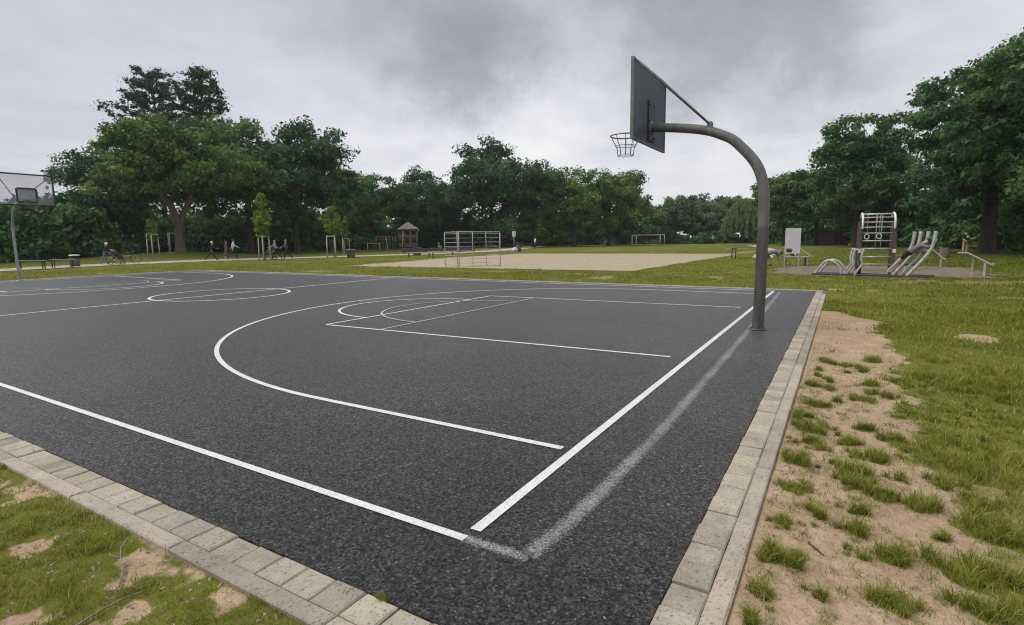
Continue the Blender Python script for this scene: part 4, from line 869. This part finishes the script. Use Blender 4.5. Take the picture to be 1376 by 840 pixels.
sb = bd.build('sandpit_border', M_WOODD, None); sb.location = at(590, 64, G0); sb.rotation_euler.z = bearing(590)+math.pi/2; tag(sb, 'low dark timber border of the play sand behind the benches', 'border')

# ------------------------------------------------------------------ benches, bins, signs
def bench(name, label, loc, rz, l=1.7, h=.45, w=.42, ms=None, mf=None, slats=3, cat='bench', group=None):
    t = thing(name, label, cat, loc, rz, group)
    for k in range(slats): MB().box((0, -w/2+w*(k+.5)/slats, h), (l, w/slats-.02, .045), 0, .006).build('slat', ms or M_WOODG, t)
    for x in (-l/2+.12, l/2-.12):
        f_ = MB(); f_.box((x, 0, h-.045), (.05, w-.02, .04)); f_.build('crosspiece', mf or M_DARK, t)
        for y in (-w/2+.05, w/2-.05): MB().box((x, y, (h-.065)/2), (.05, .05, h-.065)).build('leg', mf or M_DARK, t)
    return t
M_GREENW = mat('green_grey_slats', (.20, .24, .19), .8, var=.15, scale=6)
p = at(40, 42.8, G0+.02); bench('bench', 'long dark-legged bench farther from the round bin, behind the far basket', p, bearing(37)-math.pi/2-.25, 1.35, .50, .55, M_GREENW)
p = at(82, 43.6, G0+.02); bench('bench', 'long dark-legged bench beside the round bin, behind the far basket', p, bearing(84)-math.pi/2-.25, 1.15, .50, .55, M_GREENW)
p = at(566, 45.0, G0); bench('bench', 'green-legged backless bench left of its twin by the sand pitch', p, bearing(566)-math.pi/2-.15, 2.2, .42, .5, M_STAKE, mat('green_legs', (.06, .10, .05), .6))
p = at(593, 46.8, G0); bench('bench', 'green-legged backless bench nearest the barred goal', p, bearing(593)-math.pi/2-.15, 2.2, .42, .5, M_STAKE, mat('green_legs', (.06, .10, .05), .6))
def bin_(label, loc, rz, w, h, lid, m, round_=False):
    t = thing('litter_bin', label, 'litter bin', loc, rz)
    if round_: MB().tube([(0, 0, 0), (0, 0, .04), (0, 0, h), (0, 0, h+.01)], [w*.9, w, w, w*.85], 16).build('body', m, t, True); MB().tube([(0, 0, h+.15), (0, 0, h+.2), (0, 0, h+.23)], [w*1.15, w*1.15, w*.7], 16).build('lid', lid, t, True); [MB().box((x, 0, h+.08), (.03, .03, .16)).build('lid_post', m, t) for x in (-w*.8, w*.8)]
    else: MB().box((0, 0, h/2), (w*2, w*2, h), 0, .03).build('body', m, t); MB().box((0, 0, h+.05), (w*2.3, w*2.3, .1), 0, .02).build('lid', lid, t)
    return t
M_BIN = mat('bin_dark', (.075, .07, .068), .7, var=.2, scale=5)
bin_('round dark litter bin with pale lid behind the benches', at(99, 45.6, G0), 0, .26, .55, M_WHITE, M_BIN, True)
bin_('square dark litter bin at the path by the staked sapling', at(472, 49, G0), bearing(472), .34, .62, mat('bin_lid', (.20, .20, .20), .6), M_BIN)
bin_('square dark litter bin at the end of the green-legged benches', at(561, 52, G0), bearing(561), .36, .62, M_BIN, M_BIN)
sg = thing('path_sign', 'pale sign on a thin post beside the path under the trees', 'sign', at(692, 62, G0), bearing(692)+math.pi/2); MB().tube([(0, 0, -.1), (0, 0, 2.25)], .04, 8).build('post', M_STEEL, sg, True); MB().box((0, -.05, 1.95), (.42, .03, .62), 0, .005).build('panel', M_WHITE, sg)
sk = MB(); sk.ball((0, 0, .2), (.42, .3, .3), 12, 8); sk = sk.build('white_sack', M_WHITE, None, True); sk.location = at(693, 60, G0); tag(sk, 'white sack lying on the ground at the path sign', 'sack')
bin_('dark litter bin at the foot of the pale path sign', at(698, 61, G0), 0, .3, .75, M_BIN, M_BIN, True)

# info board with printed rows
def m_print():
    m, t, nn, ln, b, o = nodes('printed_panel'); tcn = nn('ShaderNodeTexCoord'); sp = nn('ShaderNodeSeparateXYZ'); ln(tcn.outputs['Object'], sp.inputs[0])
    w = nn('ShaderNodeTexWave', bands_direction='Z'); w.inputs['Scale'].default_value = 6.5; w.inputs['Distortion'].default_value = 0; ln(tcn.outputs['Object'], w.inputs['Vector'])
    n = tex(nn, ln, tcn.outputs['Object'], 'Noise', 26, 2); mu = nn('ShaderNodeMath', operation='MULTIPLY'); ln(w.outputs['Fac'], mu.inputs[0]); ln(n.outputs['Fac'], mu.inputs[1])
    ln(ramp_(nn, ln, mu.outputs[0], [(.38, (.60, .605, .62)), (.52, (.44, .44, .47))]), b.inputs['Base Color']); b.inputs['Roughness'].default_value = .4; return m
p = at(1067, 27.6, G0); ib = thing('info_board', 'upright white information board on two legs by the mulch', 'sign', p, bearing(1067)-math.pi/2+.12)
for x in (-.28, .28): MB().box((x, 0, .86), (.05, .05, 1.78), 0, .005).build('leg', M_ALU, ib)
pn = MB().box((0, -.045, 1.19), (.62, .03, 1.12), 0, .004).build('panel', m_print(), ib)
for dx, dz, w_, h_ in ((-.13, .78, .26, .08), (-.12, .71, .20, .05), (-.15, .845, .18, .025)): MB().box((dx, -.063, dz), (w_, .004, h_)).build('emblem', M_DARK, pn)

# ------------------------------------------------------------------ outdoor gym
def P3(px, d, z): q = at(px, d); return Vector((q.x, q.y, z))
def spl(P, k=6):
    P = [Vector(p) for p in P]; o = []
    for i in range(len(P)-1):
        a, b, c, d = P[max(i-1, 0)], P[i], P[i+1], P[min(i+2, len(P)-1)]
        for j in range(k):
            q = j/k; o.append(.5*((2*b)+(c-a)*q+(2*a-5*b+4*c-d)*q*q+(3*b-a-3*c+d)*q*q*q))
    return o+[P[-1]]
M_TUBE = mat('pale_steel_tube', (.43, .425, .40), .45, .3, .22, 7)
# the station faces along the camera-side edge of the mulch; local x runs along its base, local y to its back
A = P3(1098, 22.6, 0); B = P3(1222, 22.2, 0); st = thing('gym_station', 'steel outdoor gym station with arches, wavy bars and curved leaning tubes', 'gym station', (A.x, A.y, -.02), math.atan2(B.y-A.y, B.x-A.x)); SL = (B-A).length
for y in (0, .55): MB().box((SL/2+.35, y, .03), (SL+.8, .16, .10), 0, .02).build('base_rail', M_DARK, st)
for y, dx in ((-.03, .0), (.55, .02)): MB().tube(spl([(dx, y, 0), (dx+.20, y, .30), (dx+.36, y, .50), (dx+.52, y, .53), (dx+.70, y, .43), (dx+.82, y, .26), (dx+.87, y, 0)]), .042, 10).build('arch_tube', M_TUBE, st, True)
for x, y in ((1.02, .45), (1.16, 0), (1.42, -.05)):
    h_ = .95 if y > .3 else .92; MB().tube(spl([(x-.16, y, 0), (x-.06, y, .22), (x+.05, y, .42), (x+.02, y, .66), (x+.08, y, h_)]), .036, 9).build('wavy_bar', M_TUBE, st, True)
MB().tube([(1.10, .45, .94), (1.24, 0, .92), (1.50, -.05, .92)], .03, 8).build('hand_rail', M_TUBE, st, True)
MB().tube([(1.34, .3, 0), (1.34, .3, .55)], .07, 10).build('damper', M_DARK, st, True); MB().box((1.32, .3, .25), (.12, .12, .3), 0, .03).build('damper_body', M_DARK, st)
TX = [(2.12, .75), (2.30, .52), (2.52, .28), (2.72, .0)]
for x, y in TX: MB().tube(spl([(x-.02, y, 0), (x+.22, y, .33), (x+.46, y, .68), (x+.60, y, .95), (x+.66, y, 1.2), (x+.68, y, 1.50)]), .052, 12).build('leaning_tube', M_TUBE, st, True)
for z_, f_ in ((.45, .31), (.85, .55)): MB().tube([(TX[0][0]+f_, TX[0][1], z_-.03), (TX[3][0]+f_, TX[3][1], z_-.03)], .02, 6).build('cross_rod', M_DARK, st, True)
# climbing ladder frame
Fp = P3(1181, 25.6, G0); lf = thing('climbing_ladder', 'wooden-posted steel climbing ladder with arched top and rings', 'climbing frame', Fp, bearing(1183)-math.pi/2+.1); lf.scale = (.80, .85, .96)
for x in (-.70, .70):
    for y, h_ in ((0, 2.08), (1.1, 2.02)): MB().box((x, y, h_/2-.05), (.13, .13, h_+.1), 0, .012).build('post', M_POSTW if 'M_POSTW' in globals() else M_WOODD, lf)
    MB().tube(spl([(x*.93, -.10, 1.72), (x*.93, -.12, 1.95), (x*.93, .0, 2.18), (x*.93, .3, 2.32), (x*.93, .7, 2.34), (x*.93, 1.1, 2.2)]), .045, 10).build('arched_rail', M_WHITE, lf, True)
    MB().box((x, -.069, .84), (.14, .012, .14)).build('plaque', M_WHITE, lf)
for z_ in (.30, .60, .93, 1.24, 1.55): MB().tube([(-.64, -.02, z_), (.64, -.02, z_)], .023, 8).build('rung', M_TUBE, lf, True)
for y, z_ in ((-.11, 1.78), (-.1, 1.98), (.0, 2.17), (.28, 2.30), (.66, 2.33)): MB().tube([(-.65, y, z_), (.65, y, z_)], .023, 8).build('rung', M_TUBE, lf, True)
for x, zt in ((-.40, 1.30), (.10, 1.32)):
    MB().tube([(x, .45, 2.3), (x, .45, zt+.22)], .012, 5).build('strap', M_STAKE, lf, True)
    MB().tube([(x+.10*math.cos(k*.393), .45+.035*math.sin(k*.393), zt+.1+.10*math.sin(k*.393)) for k in range(16)], .018, 6, closed=True).build('ring', M_WHITE, lf, True)
for x in (-.02, .20): MB().tube([(x, .55, 2.3), (x, .55, .98)], .018, 6).build('rope', M_STAKE, lf, True)
def incline(label, loc, rz, l, hi, m, two=True):
    t = thing('incline_board', label, 'incline board', loc, rz)
    a = math.atan2(-.42, l); b_ = MB(); b_.box((0, 0, hi-.21), (math.hypot(l, .42), .30, .04), 0, .008, ry=-a); b_.build('board', m, t)
    b_ = MB(); b_.box((-l/2-.13, 0, hi), (.28, .30, .04), 0, .008); b_.build('head_rest', m, t)
    for x, y in (((.12, -.1), (-.2, .1)) if two else ((.05, 0),)): MB().box((x, y, (hi-.2-x*.8)/2-.04), (.06, .08, hi-.2-x*.8), 0, .008).build('leg', M_TUBE, t)
    MB().tube([(l/2-.02, -.2, hi-.36), (l/2-.02, .2, hi-.36)], .025, 8).build('foot_bar', M_TUBE, t, True)
    return t
incline('pale wooden incline board beside the information board', P3(1086, 30.2, G0), bearing(1086)-math.pi/2, .5, .80, M_STAKE, False)
incline('grey incline board behind the curved leaning tubes', P3(1267, 29.8, G0), bearing(1267)-math.pi/2, .45, .72, M_TUBE, False)
incline('large grey incline board with two legs at the end of the mulch', P3(1323, 24.2, G0), bearing(1329)-math.pi/2, .70, .78, M_TUBE)
p = P3(1072, 29.5, G0); bench('bench', 'metal bench behind the information board', p, bearing(1072)-math.pi/2+.1, 1.1, .42, .4, M_TUBE, M_DARK)
bg = MB(); bg.box((0, 0, .17), (.30, .18, .30), 0, .06); bg.box((.12, -.02, .20), (.06, .2, .34), 0, .02, 1, ry=.35); bgo = bg.build('sports_bag', [M_DARK, M_WHITE], None); bgo.location = P3(1069, 29.5, .42); bgo.rotation_euler.z = bearing(1069)-math.pi/2; tag(bgo, 'black and white bag on the bench behind the information board', 'bag')
p = P3(1006, 38, G0); pt = bench('picnic_table', 'weathered picnic table out on the lawn behind the curved post', p, bearing(1006)-math.pi/2+.4, 1.9, .70, .7, M_WOODG, M_DARK, 4, 'picnic table')
p = P3(1273, 42, G0); stp = MB(); stp.tube([(0, 0, 0), (0, 0, .1), (.02, 0, .55), (.02, 0, .58)], [.34, .28, .26, .2], 12, m=0); so = stp.build('tree_stump', M_BARK, None, True); so.location = p; tag(so, 'brown tree stump on the lawn left of the person in yellow shorts', 'stump')
hb = thing('brick_hut', 'low reddish brick hut half hidden behind the chestnut trunk', 'building', at(1152, 88, G0), bearing(1152)-math.pi/2); MB().box((0, 0, 1.0), (9, 3, 2.0)).build('wall', mat('brick', (.20, .13, .11), .9, var=.25, scale=14), hb); MB().box((0, 0, 2.08), (9.4, 3.4, .14), 0, .03).build('roof', M_WOODG, hb); MB().box((-2, -1.52, .95), (.95, .06, 1.9)).build('door', M_WOODD, hb); MB().box((1.6, -1.52, 1.2), (1.4, .06, .8)).build('window', M_DARK, hb)

# ------------------------------------------------------------------ people
def person(label, loc, face, H=1.65, lean=0., legs=((.35, .1), (-.3, .25)), arms=((-.3, .3), (.3, .4)), top=(.02,)*3, legc=(.02,)*3, shoe=(.05,)*3, skin=(.45, .30, .23), hair=(.03, .02, .015), shorts=False, sleeves='long', cap=None, custom=None, head_tilt=0., group=None):
    """one continuous skinned body; local x is forward. legs/arms: (swing, bend) for left and right"""
    k = H/1.72; J = {}; 
    def rot(a, l): return Vector((math.sin(a)*l, 0, math.cos(a)*l))
    if custom: J = {n: Vector(v)*k for n, v in custom.items()}
    else:
        J['pelvis'] = Vector((0, 0, .93)); up_ = lambda l: J['pelvis']+rot(lean, l)
        J['waist'] = up_(.14); J['chest'] = up_(.36); J['neck'] = up_(.53); hd = J['neck']+rot(lean*.5+head_tilt, .12); J['head'] = hd; J['crown'] = J['neck']+rot(lean*.5+head_tilt, .22)
        low = 0
        for s_, (sw, bd), (aw, ab) in ((1, legs[0], arms[0]), (-1, legs[1], arms[1])):
            q = 'L' if s_ > 0 else 'R'; hip = J['pelvis']+Vector((0, .09*s_, -.03)); kn = hip+Vector((math.sin(sw)*.43, 0.01*s_, -math.cos(sw)*.43)); an = kn+Vector((math.sin(sw-bd)*.41, 0, -math.cos(sw-bd)*.41)); to = an+Vector((math.cos(sw-bd)*.17, .02*s_, -.05+math.sin(sw-bd)*.1))
            sh = up_(.47)+Vector((0, .17*s_, 0)); el = sh+Vector((math.sin(aw)*.28, .05*s_, -math.cos(aw)*.28)); wr = el+Vector((math.sin(aw+ab)*.25, -.01*s_, -math.cos(aw+ab)*.25)); ha = wr+(wr-el).normalized()*.09
            for n, v in (('hip', hip), ('knee', kn), ('ankle', an), ('toe', to), ('sho', sh), ('elb', el), ('wri', wr), ('hand', ha)): J[n+q] = v
            low = min(low, (an.z-.07)) if low else an.z-.07
        for v in J.values(): v.z -= low
        J = {n: v*k for n, v in J.items()}
    RAD = dict(pelvis=.145, waist=.135, chest=.155, neck=.062, head=.095, crown=.075, hip=.095, knee=.062, ankle=.042, toe=.038, sho=.072, elb=.046, wri=.034, hand=.036)
    E_ = [('pelvis', 'waist'), ('waist', 'chest'), ('chest', 'neck'), ('neck', 'head'), ('head', 'crown')]
    for q in 'LR': E_ += [('pelvis', 'hip'+q), ('hip'+q, 'knee'+q), ('knee'+q, 'ankle'+q), ('ankle'+q, 'toe'+q), ('chest', 'sho'+q), ('sho'+q, 'elb'+q), ('elb'+q, 'wri'+q), ('wri'+q, 'hand'+q)]
    names = list(J); idx = {n: i for i, n in enumerate(names)}
    me = bpy.data.meshes.new('sk'); me.from_pydata([tuple(J[n]) for n in names], [(idx[a], idx[b]) for a, b in E_], [])
    ob = bpy.data.objects.new('sk', me); COL.objects.link(ob); mod = ob.modifiers.new('s', 'SKIN'); mod.use_smooth_shade = True
    if not me.skin_vertices: raise RuntimeError('no skin layer')
    for n in names:
        sv = me.skin_vertices[0].data[idx[n]]; r_ = RAD[n.rstrip('LR') if n not in RAD else n]*k; sv.radius = (r_, r_); sv.use_root = n == 'pelvis'
    sub = ob.modifiers.new('u', 'SUBSURF'); sub.levels = 1; sub.render_levels = 1
    dg = bpy.context.evaluated_depsgraph_get(); ev = ob.evaluated_get(dg); body = bpy.data.meshes.new_from_object(ev); bpy.data.objects.remove(ob)
    cm = lambda nm, c: mat('%s_%02x%02x%02x' % (nm, *[int(255*v) for v in c]), c, .85, 0, .1, 20)
    body.materials.clear()
    for m_ in (cm('cloth', top), cm('cloth', legc), cm('skin', skin), cm('shoe', shoe)): body.materials.append(m_)
    segs = [(a, b, J[a], J[b]) for a, b in E_]
    def kind(p):
        best = None
        for a, b, pa, pb in segs:
            d = pb-pa; t_ = max(0, min(1, (p-pa).dot(d)/max(1e-6, d.length_squared))); q = (p-pa-d*t_).length-RAD[a.rstrip('LR') if a not in RAD else a]*k*.8
            if best is None or q < best[0]: best = (q, a, b, t_)
        _, a, b, t_ = best
        if b.startswith('toe') : return 3
        if a.startswith('ankle'): return 3
        if a == 'pelvis' and b == 'waist': return 0 if t_ > .3 else 1
        if b.startswith('hip'): return 1
        if a.startswith('hip'): return 1 if not shorts or t_ < .62 else 2
        if a.startswith('knee'): return 2 if shorts else 1
        if a == 'neck' or a == 'head': return 2
        if b == 'neck': return 0 if t_ < .75 else 2
        if a.startswith('sho'): return 0 if sleeves != 'none' else 2
        if a.startswith('elb'): return 0 if sleeves == 'long' and t_ < .85 else 2
        if a.startswith('wri'): return 2
        return 0
    body.polygons.foreach_set('material_index', [kind(pl.center) for pl in body.polygons])
    # fingers, thumb, nose and ears join the same mesh
    fb = MB()
    for q in 'LR':
        h_ = J['hand'+q]; d = (h_-J['wri'+q]).normalized(); sd_ = d.cross(Vector((0, 0, 1)) if abs(d.z) < .8 else Vector((1, 0, 0))).normalized(); dn = d.cross(sd_)
        for i, ln_ in enumerate((.062, .075, .080, .068)):
            o_ = h_+sd_*(.027-.018*i)*k; fb.tube([o_-d*.02*k, o_+d*.035*k, o_+d*ln_*k+dn*.012*k], [.010*k, .0095*k, .007*k], 5)
        o_ = h_-d*.045*k+sd_*.028*k; fb.tube([o_, o_+sd_*.028*k+d*.022*k, o_+sd_*.034*k+d*.055*k], [.012*k, .011*k, .008*k], 5)
    hd = J['head']; upv = (J['crown']-J['neck']).normalized(); fwd = (Vector((1, 0, 0))-upv*upv.x).normalized(); side = upv.cross(fwd)
    fb.tube([hd+fwd*.088*k+upv*.02*k, hd+fwd*.112*k-upv*.012*k, hd+fwd*.088*k-upv*.02*k], [.010*k, .016*k, .008*k], 6)
    for s_ in (-1, 1): fb.ball(hd+side*s_*.092*k, .024*k, 6, 4)
    bm = bmesh.new(); bm.from_mesh(body); tmp = bpy.data.meshes.new('t'); tmp.from_pydata(fb.v, [], fb.f); nf = len(bm.faces); bm.from_mesh(tmp); bm.faces.ensure_lookup_table()
    for f_ in bm.faces[nf:]: f_.material_index = 2; f_.smooth = True
    bm.to_mesh(body); bm.free(); bpy.data.meshes.remove(tmp)
    body.name = 'person'; o = link('person', body, None, loc, face); tag(o, label, 'person', group)
    hm = MB(); hm.ball((0, 0, 0), (.112*k, .104*k, .118*k), 12, 6, zmin=-.15); hc = cm('hair', cap or hair)
    hh = hm.build('cap' if cap else 'hair', hc, o, True); hh.location = hd+upv*.022*k-fwd*(.018 if not cap else .0)*k; hh.rotation_euler = upv.to_track_quat('Z', 'Y').to_euler()
    if cap: vb = MB(); vb.box((.10*k, 0, -.0*k), (.11*k, .13*k, .014*k), 0, .004); vv = vb.build('visor', hc, hh)
    ey = MB(); [ey.ball(hd+fwd*.088*k+side*s_*.033*k+upv*.022*k, .010*k, 6, 4) for s_ in (-1, 1)]; ey.build('eyes', cm('eye', (.02, .02, .02)), o); mo = MB(); mo.box(hd+fwd*.090*k-upv*.045*k, (.012*k, .045*k, .010*k)); mo.build('mouth', cm('lips', (.30, .14, .12)), o)
    return o
def stroller(label, loc, rz, col=(.03, .03, .035)):
    t = thing('stroller', label, 'stroller', loc, rz)
    for x in (-.32, .36):
        for y in (-.24, .24):
            w = MB().tube([(x+.13*math.cos(k*.449), y, .14+.13*math.sin(k*.449)) for k in range(14)], .022, 6, closed=True).build('wheel', M_DARK, t, True); MB().tube([(x, y-.02, .14), (x, y+.02, .14)], .05, 8).build('hub', M_STEEL, w, True)
    for y in (-.24, .24): MB().tube([(.36, y, .14), (-.1, y, .55), (-.62, y, 1.02)], .016, 6).build('frame', M_STEEL, t, True); MB().tube([(-.32, y, .14), (.1, y, .52)], .016, 6).build('frame', M_STEEL, t, True)
    MB().tube([(-.62, -.24, 1.02), (-.66, 0, 1.04), (-.62, .24, 1.02)], .018, 6).build('handle', M_DARK, t, True)
    s_ = MB(); s_.box((.12, 0, .5), (.62, .42, .24), 0, .07); s_.build('seat', mat('pram_cloth_%d' % int(col[2]*1000), col, .9, 0, .15, 9), t)
    h_ = MB(); h_.ball((-.1, 0, .62), (.34, .23, .36), 12, 6, zmin=0); h_.build('hood', mat('pram_cloth_%d' % int(col[2]*1000), col, .9, 0, .15, 9), t, True)
    return t
def bicycle(label, loc, rz):
    t = thing('bicycle', label, 'bicycle', loc, rz)
    for x in (-.52, .52):
        w = MB().tube([(x+.33*math.cos(k*.2618), 0, .34+.33*math.sin(k*.2618)) for k in range(24)], .02, 6, closed=True).build('wheel', M_DARK, t, True); sp_ = MB(); [sp_.tube([(x, 0, .34), (x+.32*math.cos(k*.785), 0, .34+.32*math.sin(k*.785))], .004, 4) for k in range(8)]; sp_.build('spokes', M_STEEL, w)
    fr = MB()
    for a, b in (((-.52, 0, .34), (-.05, 0, .30)), ((-.05, 0, .30), (-.2, 0, .85)), ((-.52, 0, .34), (-.18, 0, .75)), ((-.18, 0, .75), (.36, 0, .80)), ((-.05, 0, .30), (.38, 0, .70)), ((.52, 0, .34), (.34, 0, .98))): fr.tube([a, b], .018, 6)
    fr.build('frame', M_BIN, t, True); MB().box((-.21, 0, .89), (.26, .13, .06), 0, .02).build('saddle', M_DARK, t); MB().tube([(.26, -.27, 1.03), (.34, -.1, 1.0), (.34, .1, 1.0), (.26, .27, 1.03)], .014, 6).build('handlebar', M_DARK, t, True)
    return t
def onp(px, d): return at(px, d, max(-.008, float(relief(at(px, d).x, at(px, d).y))))
RT = lambda px: bearing(px)-math.pi/2     # heading that walks to the right along the path
DK, JEAN, WH, GR = (.022, .022, .025), (.10, .12, .19), (.62, .62, .60), (.20, .19, .19)
person('person in white cap, dark top and blue jeans holding a stroller', onp(140, 46.2), RT(140), 1.55, .28, ((.22, .15), (-.25, .2)), ((.75, .5), (.65, .55)), DK, JEAN, WH, cap=(.75, .75, .73), sleeves='short')
stroller('dark stroller pushed by the person in the white cap', onp(155, 46.6), RT(155)); bicycle('dark bicycle standing in front of the dark stroller', onp(170, 47.6), RT(170)+.2)
person('person with white hair in dark clothes striding along the path', onp(284, 49.4), RT(284), 1.60, .18, ((.5, .1), (-.5, .35)), ((.55, .7), (-.3, .5)), DK, DK, GR, hair=(.66, .64, .60))
person('person in brown clothes walking beside the white jacket', onp(304, 50.6), RT(304)+.1, 1.60, .05, ((.25, .1), (-.3, .3)), ((.3, .5), (-.3, .3)), (.12, .085, .075), (.11, .09, .085), WH, group=None)
person('person in a white jacket and black trousers striding on the path', onp(313, 50.0), RT(313), 1.74, .12, ((.42, .1), (-.62, .45)), ((.5, .6), (-.3, .4)), WH, DK, WH)
person('person in a pale blue vest and black trousers pushing a stroller', onp(371, 47.3), RT(371)+math.pi, 1.60, .12, ((.45, .1), (-.45, .3)), ((.85, .4), (.8, .45)), (.34, .37, .46), DK, GR, hair=(.25, .23, .21))
stroller('small dark stroller behind the staked sapling', onp(363, 47.5), RT(365)+math.pi, (.05, .05, .06))
person('person in a grey and black jacket walking with the stroller pusher', onp(386, 46.8), RT(386)+math.pi+.2, 1.62, .15, ((.42, .1), (-.42, .3)), ((.6, .7), (.5, .6)), (.085, .08, .08), DK, GR, hair=(.20, .20, .22))
person('distant person in a white top walking on the far path', at(720, 76, G0), RT(720)+.6, 1.62, .05, ((.25, .1), (-.25, .25)), ((.3, .5), (-.3, .3)), WH, DK, DK)
girl = person('person in black shirt and yellow shorts standing by the dark trees', P3(1300, 46.5, G0), bearing(1300)+math.pi+.6, 1.60, .02, ((.03, .02), (-.03, .02)), ((.15, 1.5), (.1, 1.1)), (.012, .012, .012), (.45, .27, .03), (.03, .03, .03), skin=(.58, .43, .35), shorts=True, sleeves='short')
MB().box((.155, .02, 1.2), (.02, .16, .18), 0, .006).build('shirt_print', M_WHITE, girl)
person('person in dark clothes standing in the shade of the big trees', P3(1345, 53, G0), bearing(1345)+math.pi, 1.55, .02, ((.05, .02), (-.05, .02)), ((.1, .5), (.1, .5)), (.03, .032, .04), (.025, .025, .03), (.12, .12, .12))
# man leaning into the curved tubes: feet on the base, hands at the tube tops
man = dict(pelvis=(.70, 0, .88), waist=(.82, 0, .98), chest=(1.0, 0, 1.13), neck=(1.15, 0, 1.25), head=(1.27, 0, 1.31), crown=(1.34, 0, 1.36), hipL=(.66, .09, .85), hipR=(.66, -.09, .85), kneeL=(.36, .10, .50), kneeR=(.38, -.09, .52), ankleL=(.06, .10, .14), ankleR=(.08, -.09, .14), toeL=(.19, .10, .07), toeR=(.21, -.09, .07),
           shoL=(1.09, .17, 1.18), shoR=(1.09, -.17, 1.18), elbL=(1.30, .27, 1.10), elbR=(1.30, -.27, 1.10), wriL=(1.47, .22, 1.25), wriR=(1.47, -.22, 1.25), handL=(1.51, .21, 1.33), handR=(1.51, -.21, 1.33))
q = P3(1194, 22.45, .02); person('man in grey shirt and black shorts leaning face-down on the curved tubes', q, st.rotation_euler.z+.02, 1.50, custom=man, top=(.15, .15, .155), legc=(.014, .014, .014), shoe=(.025, .025, .025), shorts=True, skin=(.47, .33, .25))
bend = dict(pelvis=(-.32, 0, .56), waist=(-.22, 0, .64), chest=(-.02, 0, .74), neck=(.14, 0, .74), head=(.25, 0, .68), crown=(.32, 0, .63), hipL=(-.34, .09, .54), hipR=(-.34, -.09, .54), kneeL=(-.12, .14, .36), kneeR=(-.46, -.11, .30), ankleL=(-.22, .13, .08), ankleR=(-.70, -.11, .10), toeL=(-.05, .13, .04), toeR=(-.60, -.11, .03),
            shoL=(.08, .17, .72), shoR=(.08, -.17, .72), elbL=(.20, .22, .47), elbR=(.24, -.22, .52), wriL=(.26, .18, .22), wriR=(.40, -.14, .44), handL=(.29, .17, .10), handR=(.47, -.12, .44))
q = P3(1043, 28.4, G0); person('man in blue-grey top bending low beside the information board', q, RT(1043)+.1, 1.72, custom=bend, top=(.15, .18, .26), legc=(.10, .085, .075), shoe=(.03, .03, .03), shorts=True, sleeves='short', hair=(.10, .07, .05))

# ------------------------------------------------------------------ weeds rooted in the kerb joints
def weed(label, x, y, n_, h0):
    rg = np.random.default_rng(int(x*1000+y*77) & 0xffff); px = x+rg.normal(0, .012, n_); py = y+rg.normal(0, .012, n_)
    V, T, Lu = blades(px, py, h0*(.5+rg.random(n_)), .003+.003*rg.random(n_), .7+.6*rg.random(n_), .3+.5*rg.random(n_), np.full(n_, .4), np.full(n_, 0.0))
    tag(link('weed', grass_mesh('weed', [(V, T, Lu)])), label, 'weed')
weed('small green weed growing at the asphalt edge of the near kerb', -.535, .02, 46, .028)
weed('tiny weed sprouting in a joint of the near paving blocks', -.575, .19, 18, .016)

# ------------------------------------------------------------------ damp air over the park
hm = bpy.data.materials.new('damp_air'); hm.use_nodes = True; ht = hm.node_tree; ht.nodes.clear()
hv = ht.nodes.new('ShaderNodeVolumePrincipled'); hv.inputs['Color'].default_value = (.86, .90, .95, 1); hv.inputs['Density'].default_value = .00032; hv.inputs['Anisotropy'].default_value = .2
ho = ht.nodes.new('ShaderNodeOutputMaterial'); ht.links.new(hv.outputs[0], ho.inputs['Volume'])
hz = MB().box((100, 50, 12.4), (460, 440, 27.4)).build('haze', hm); tag(hz, 'thin pale haze in the air over the park', 'haze', kind='stuff')
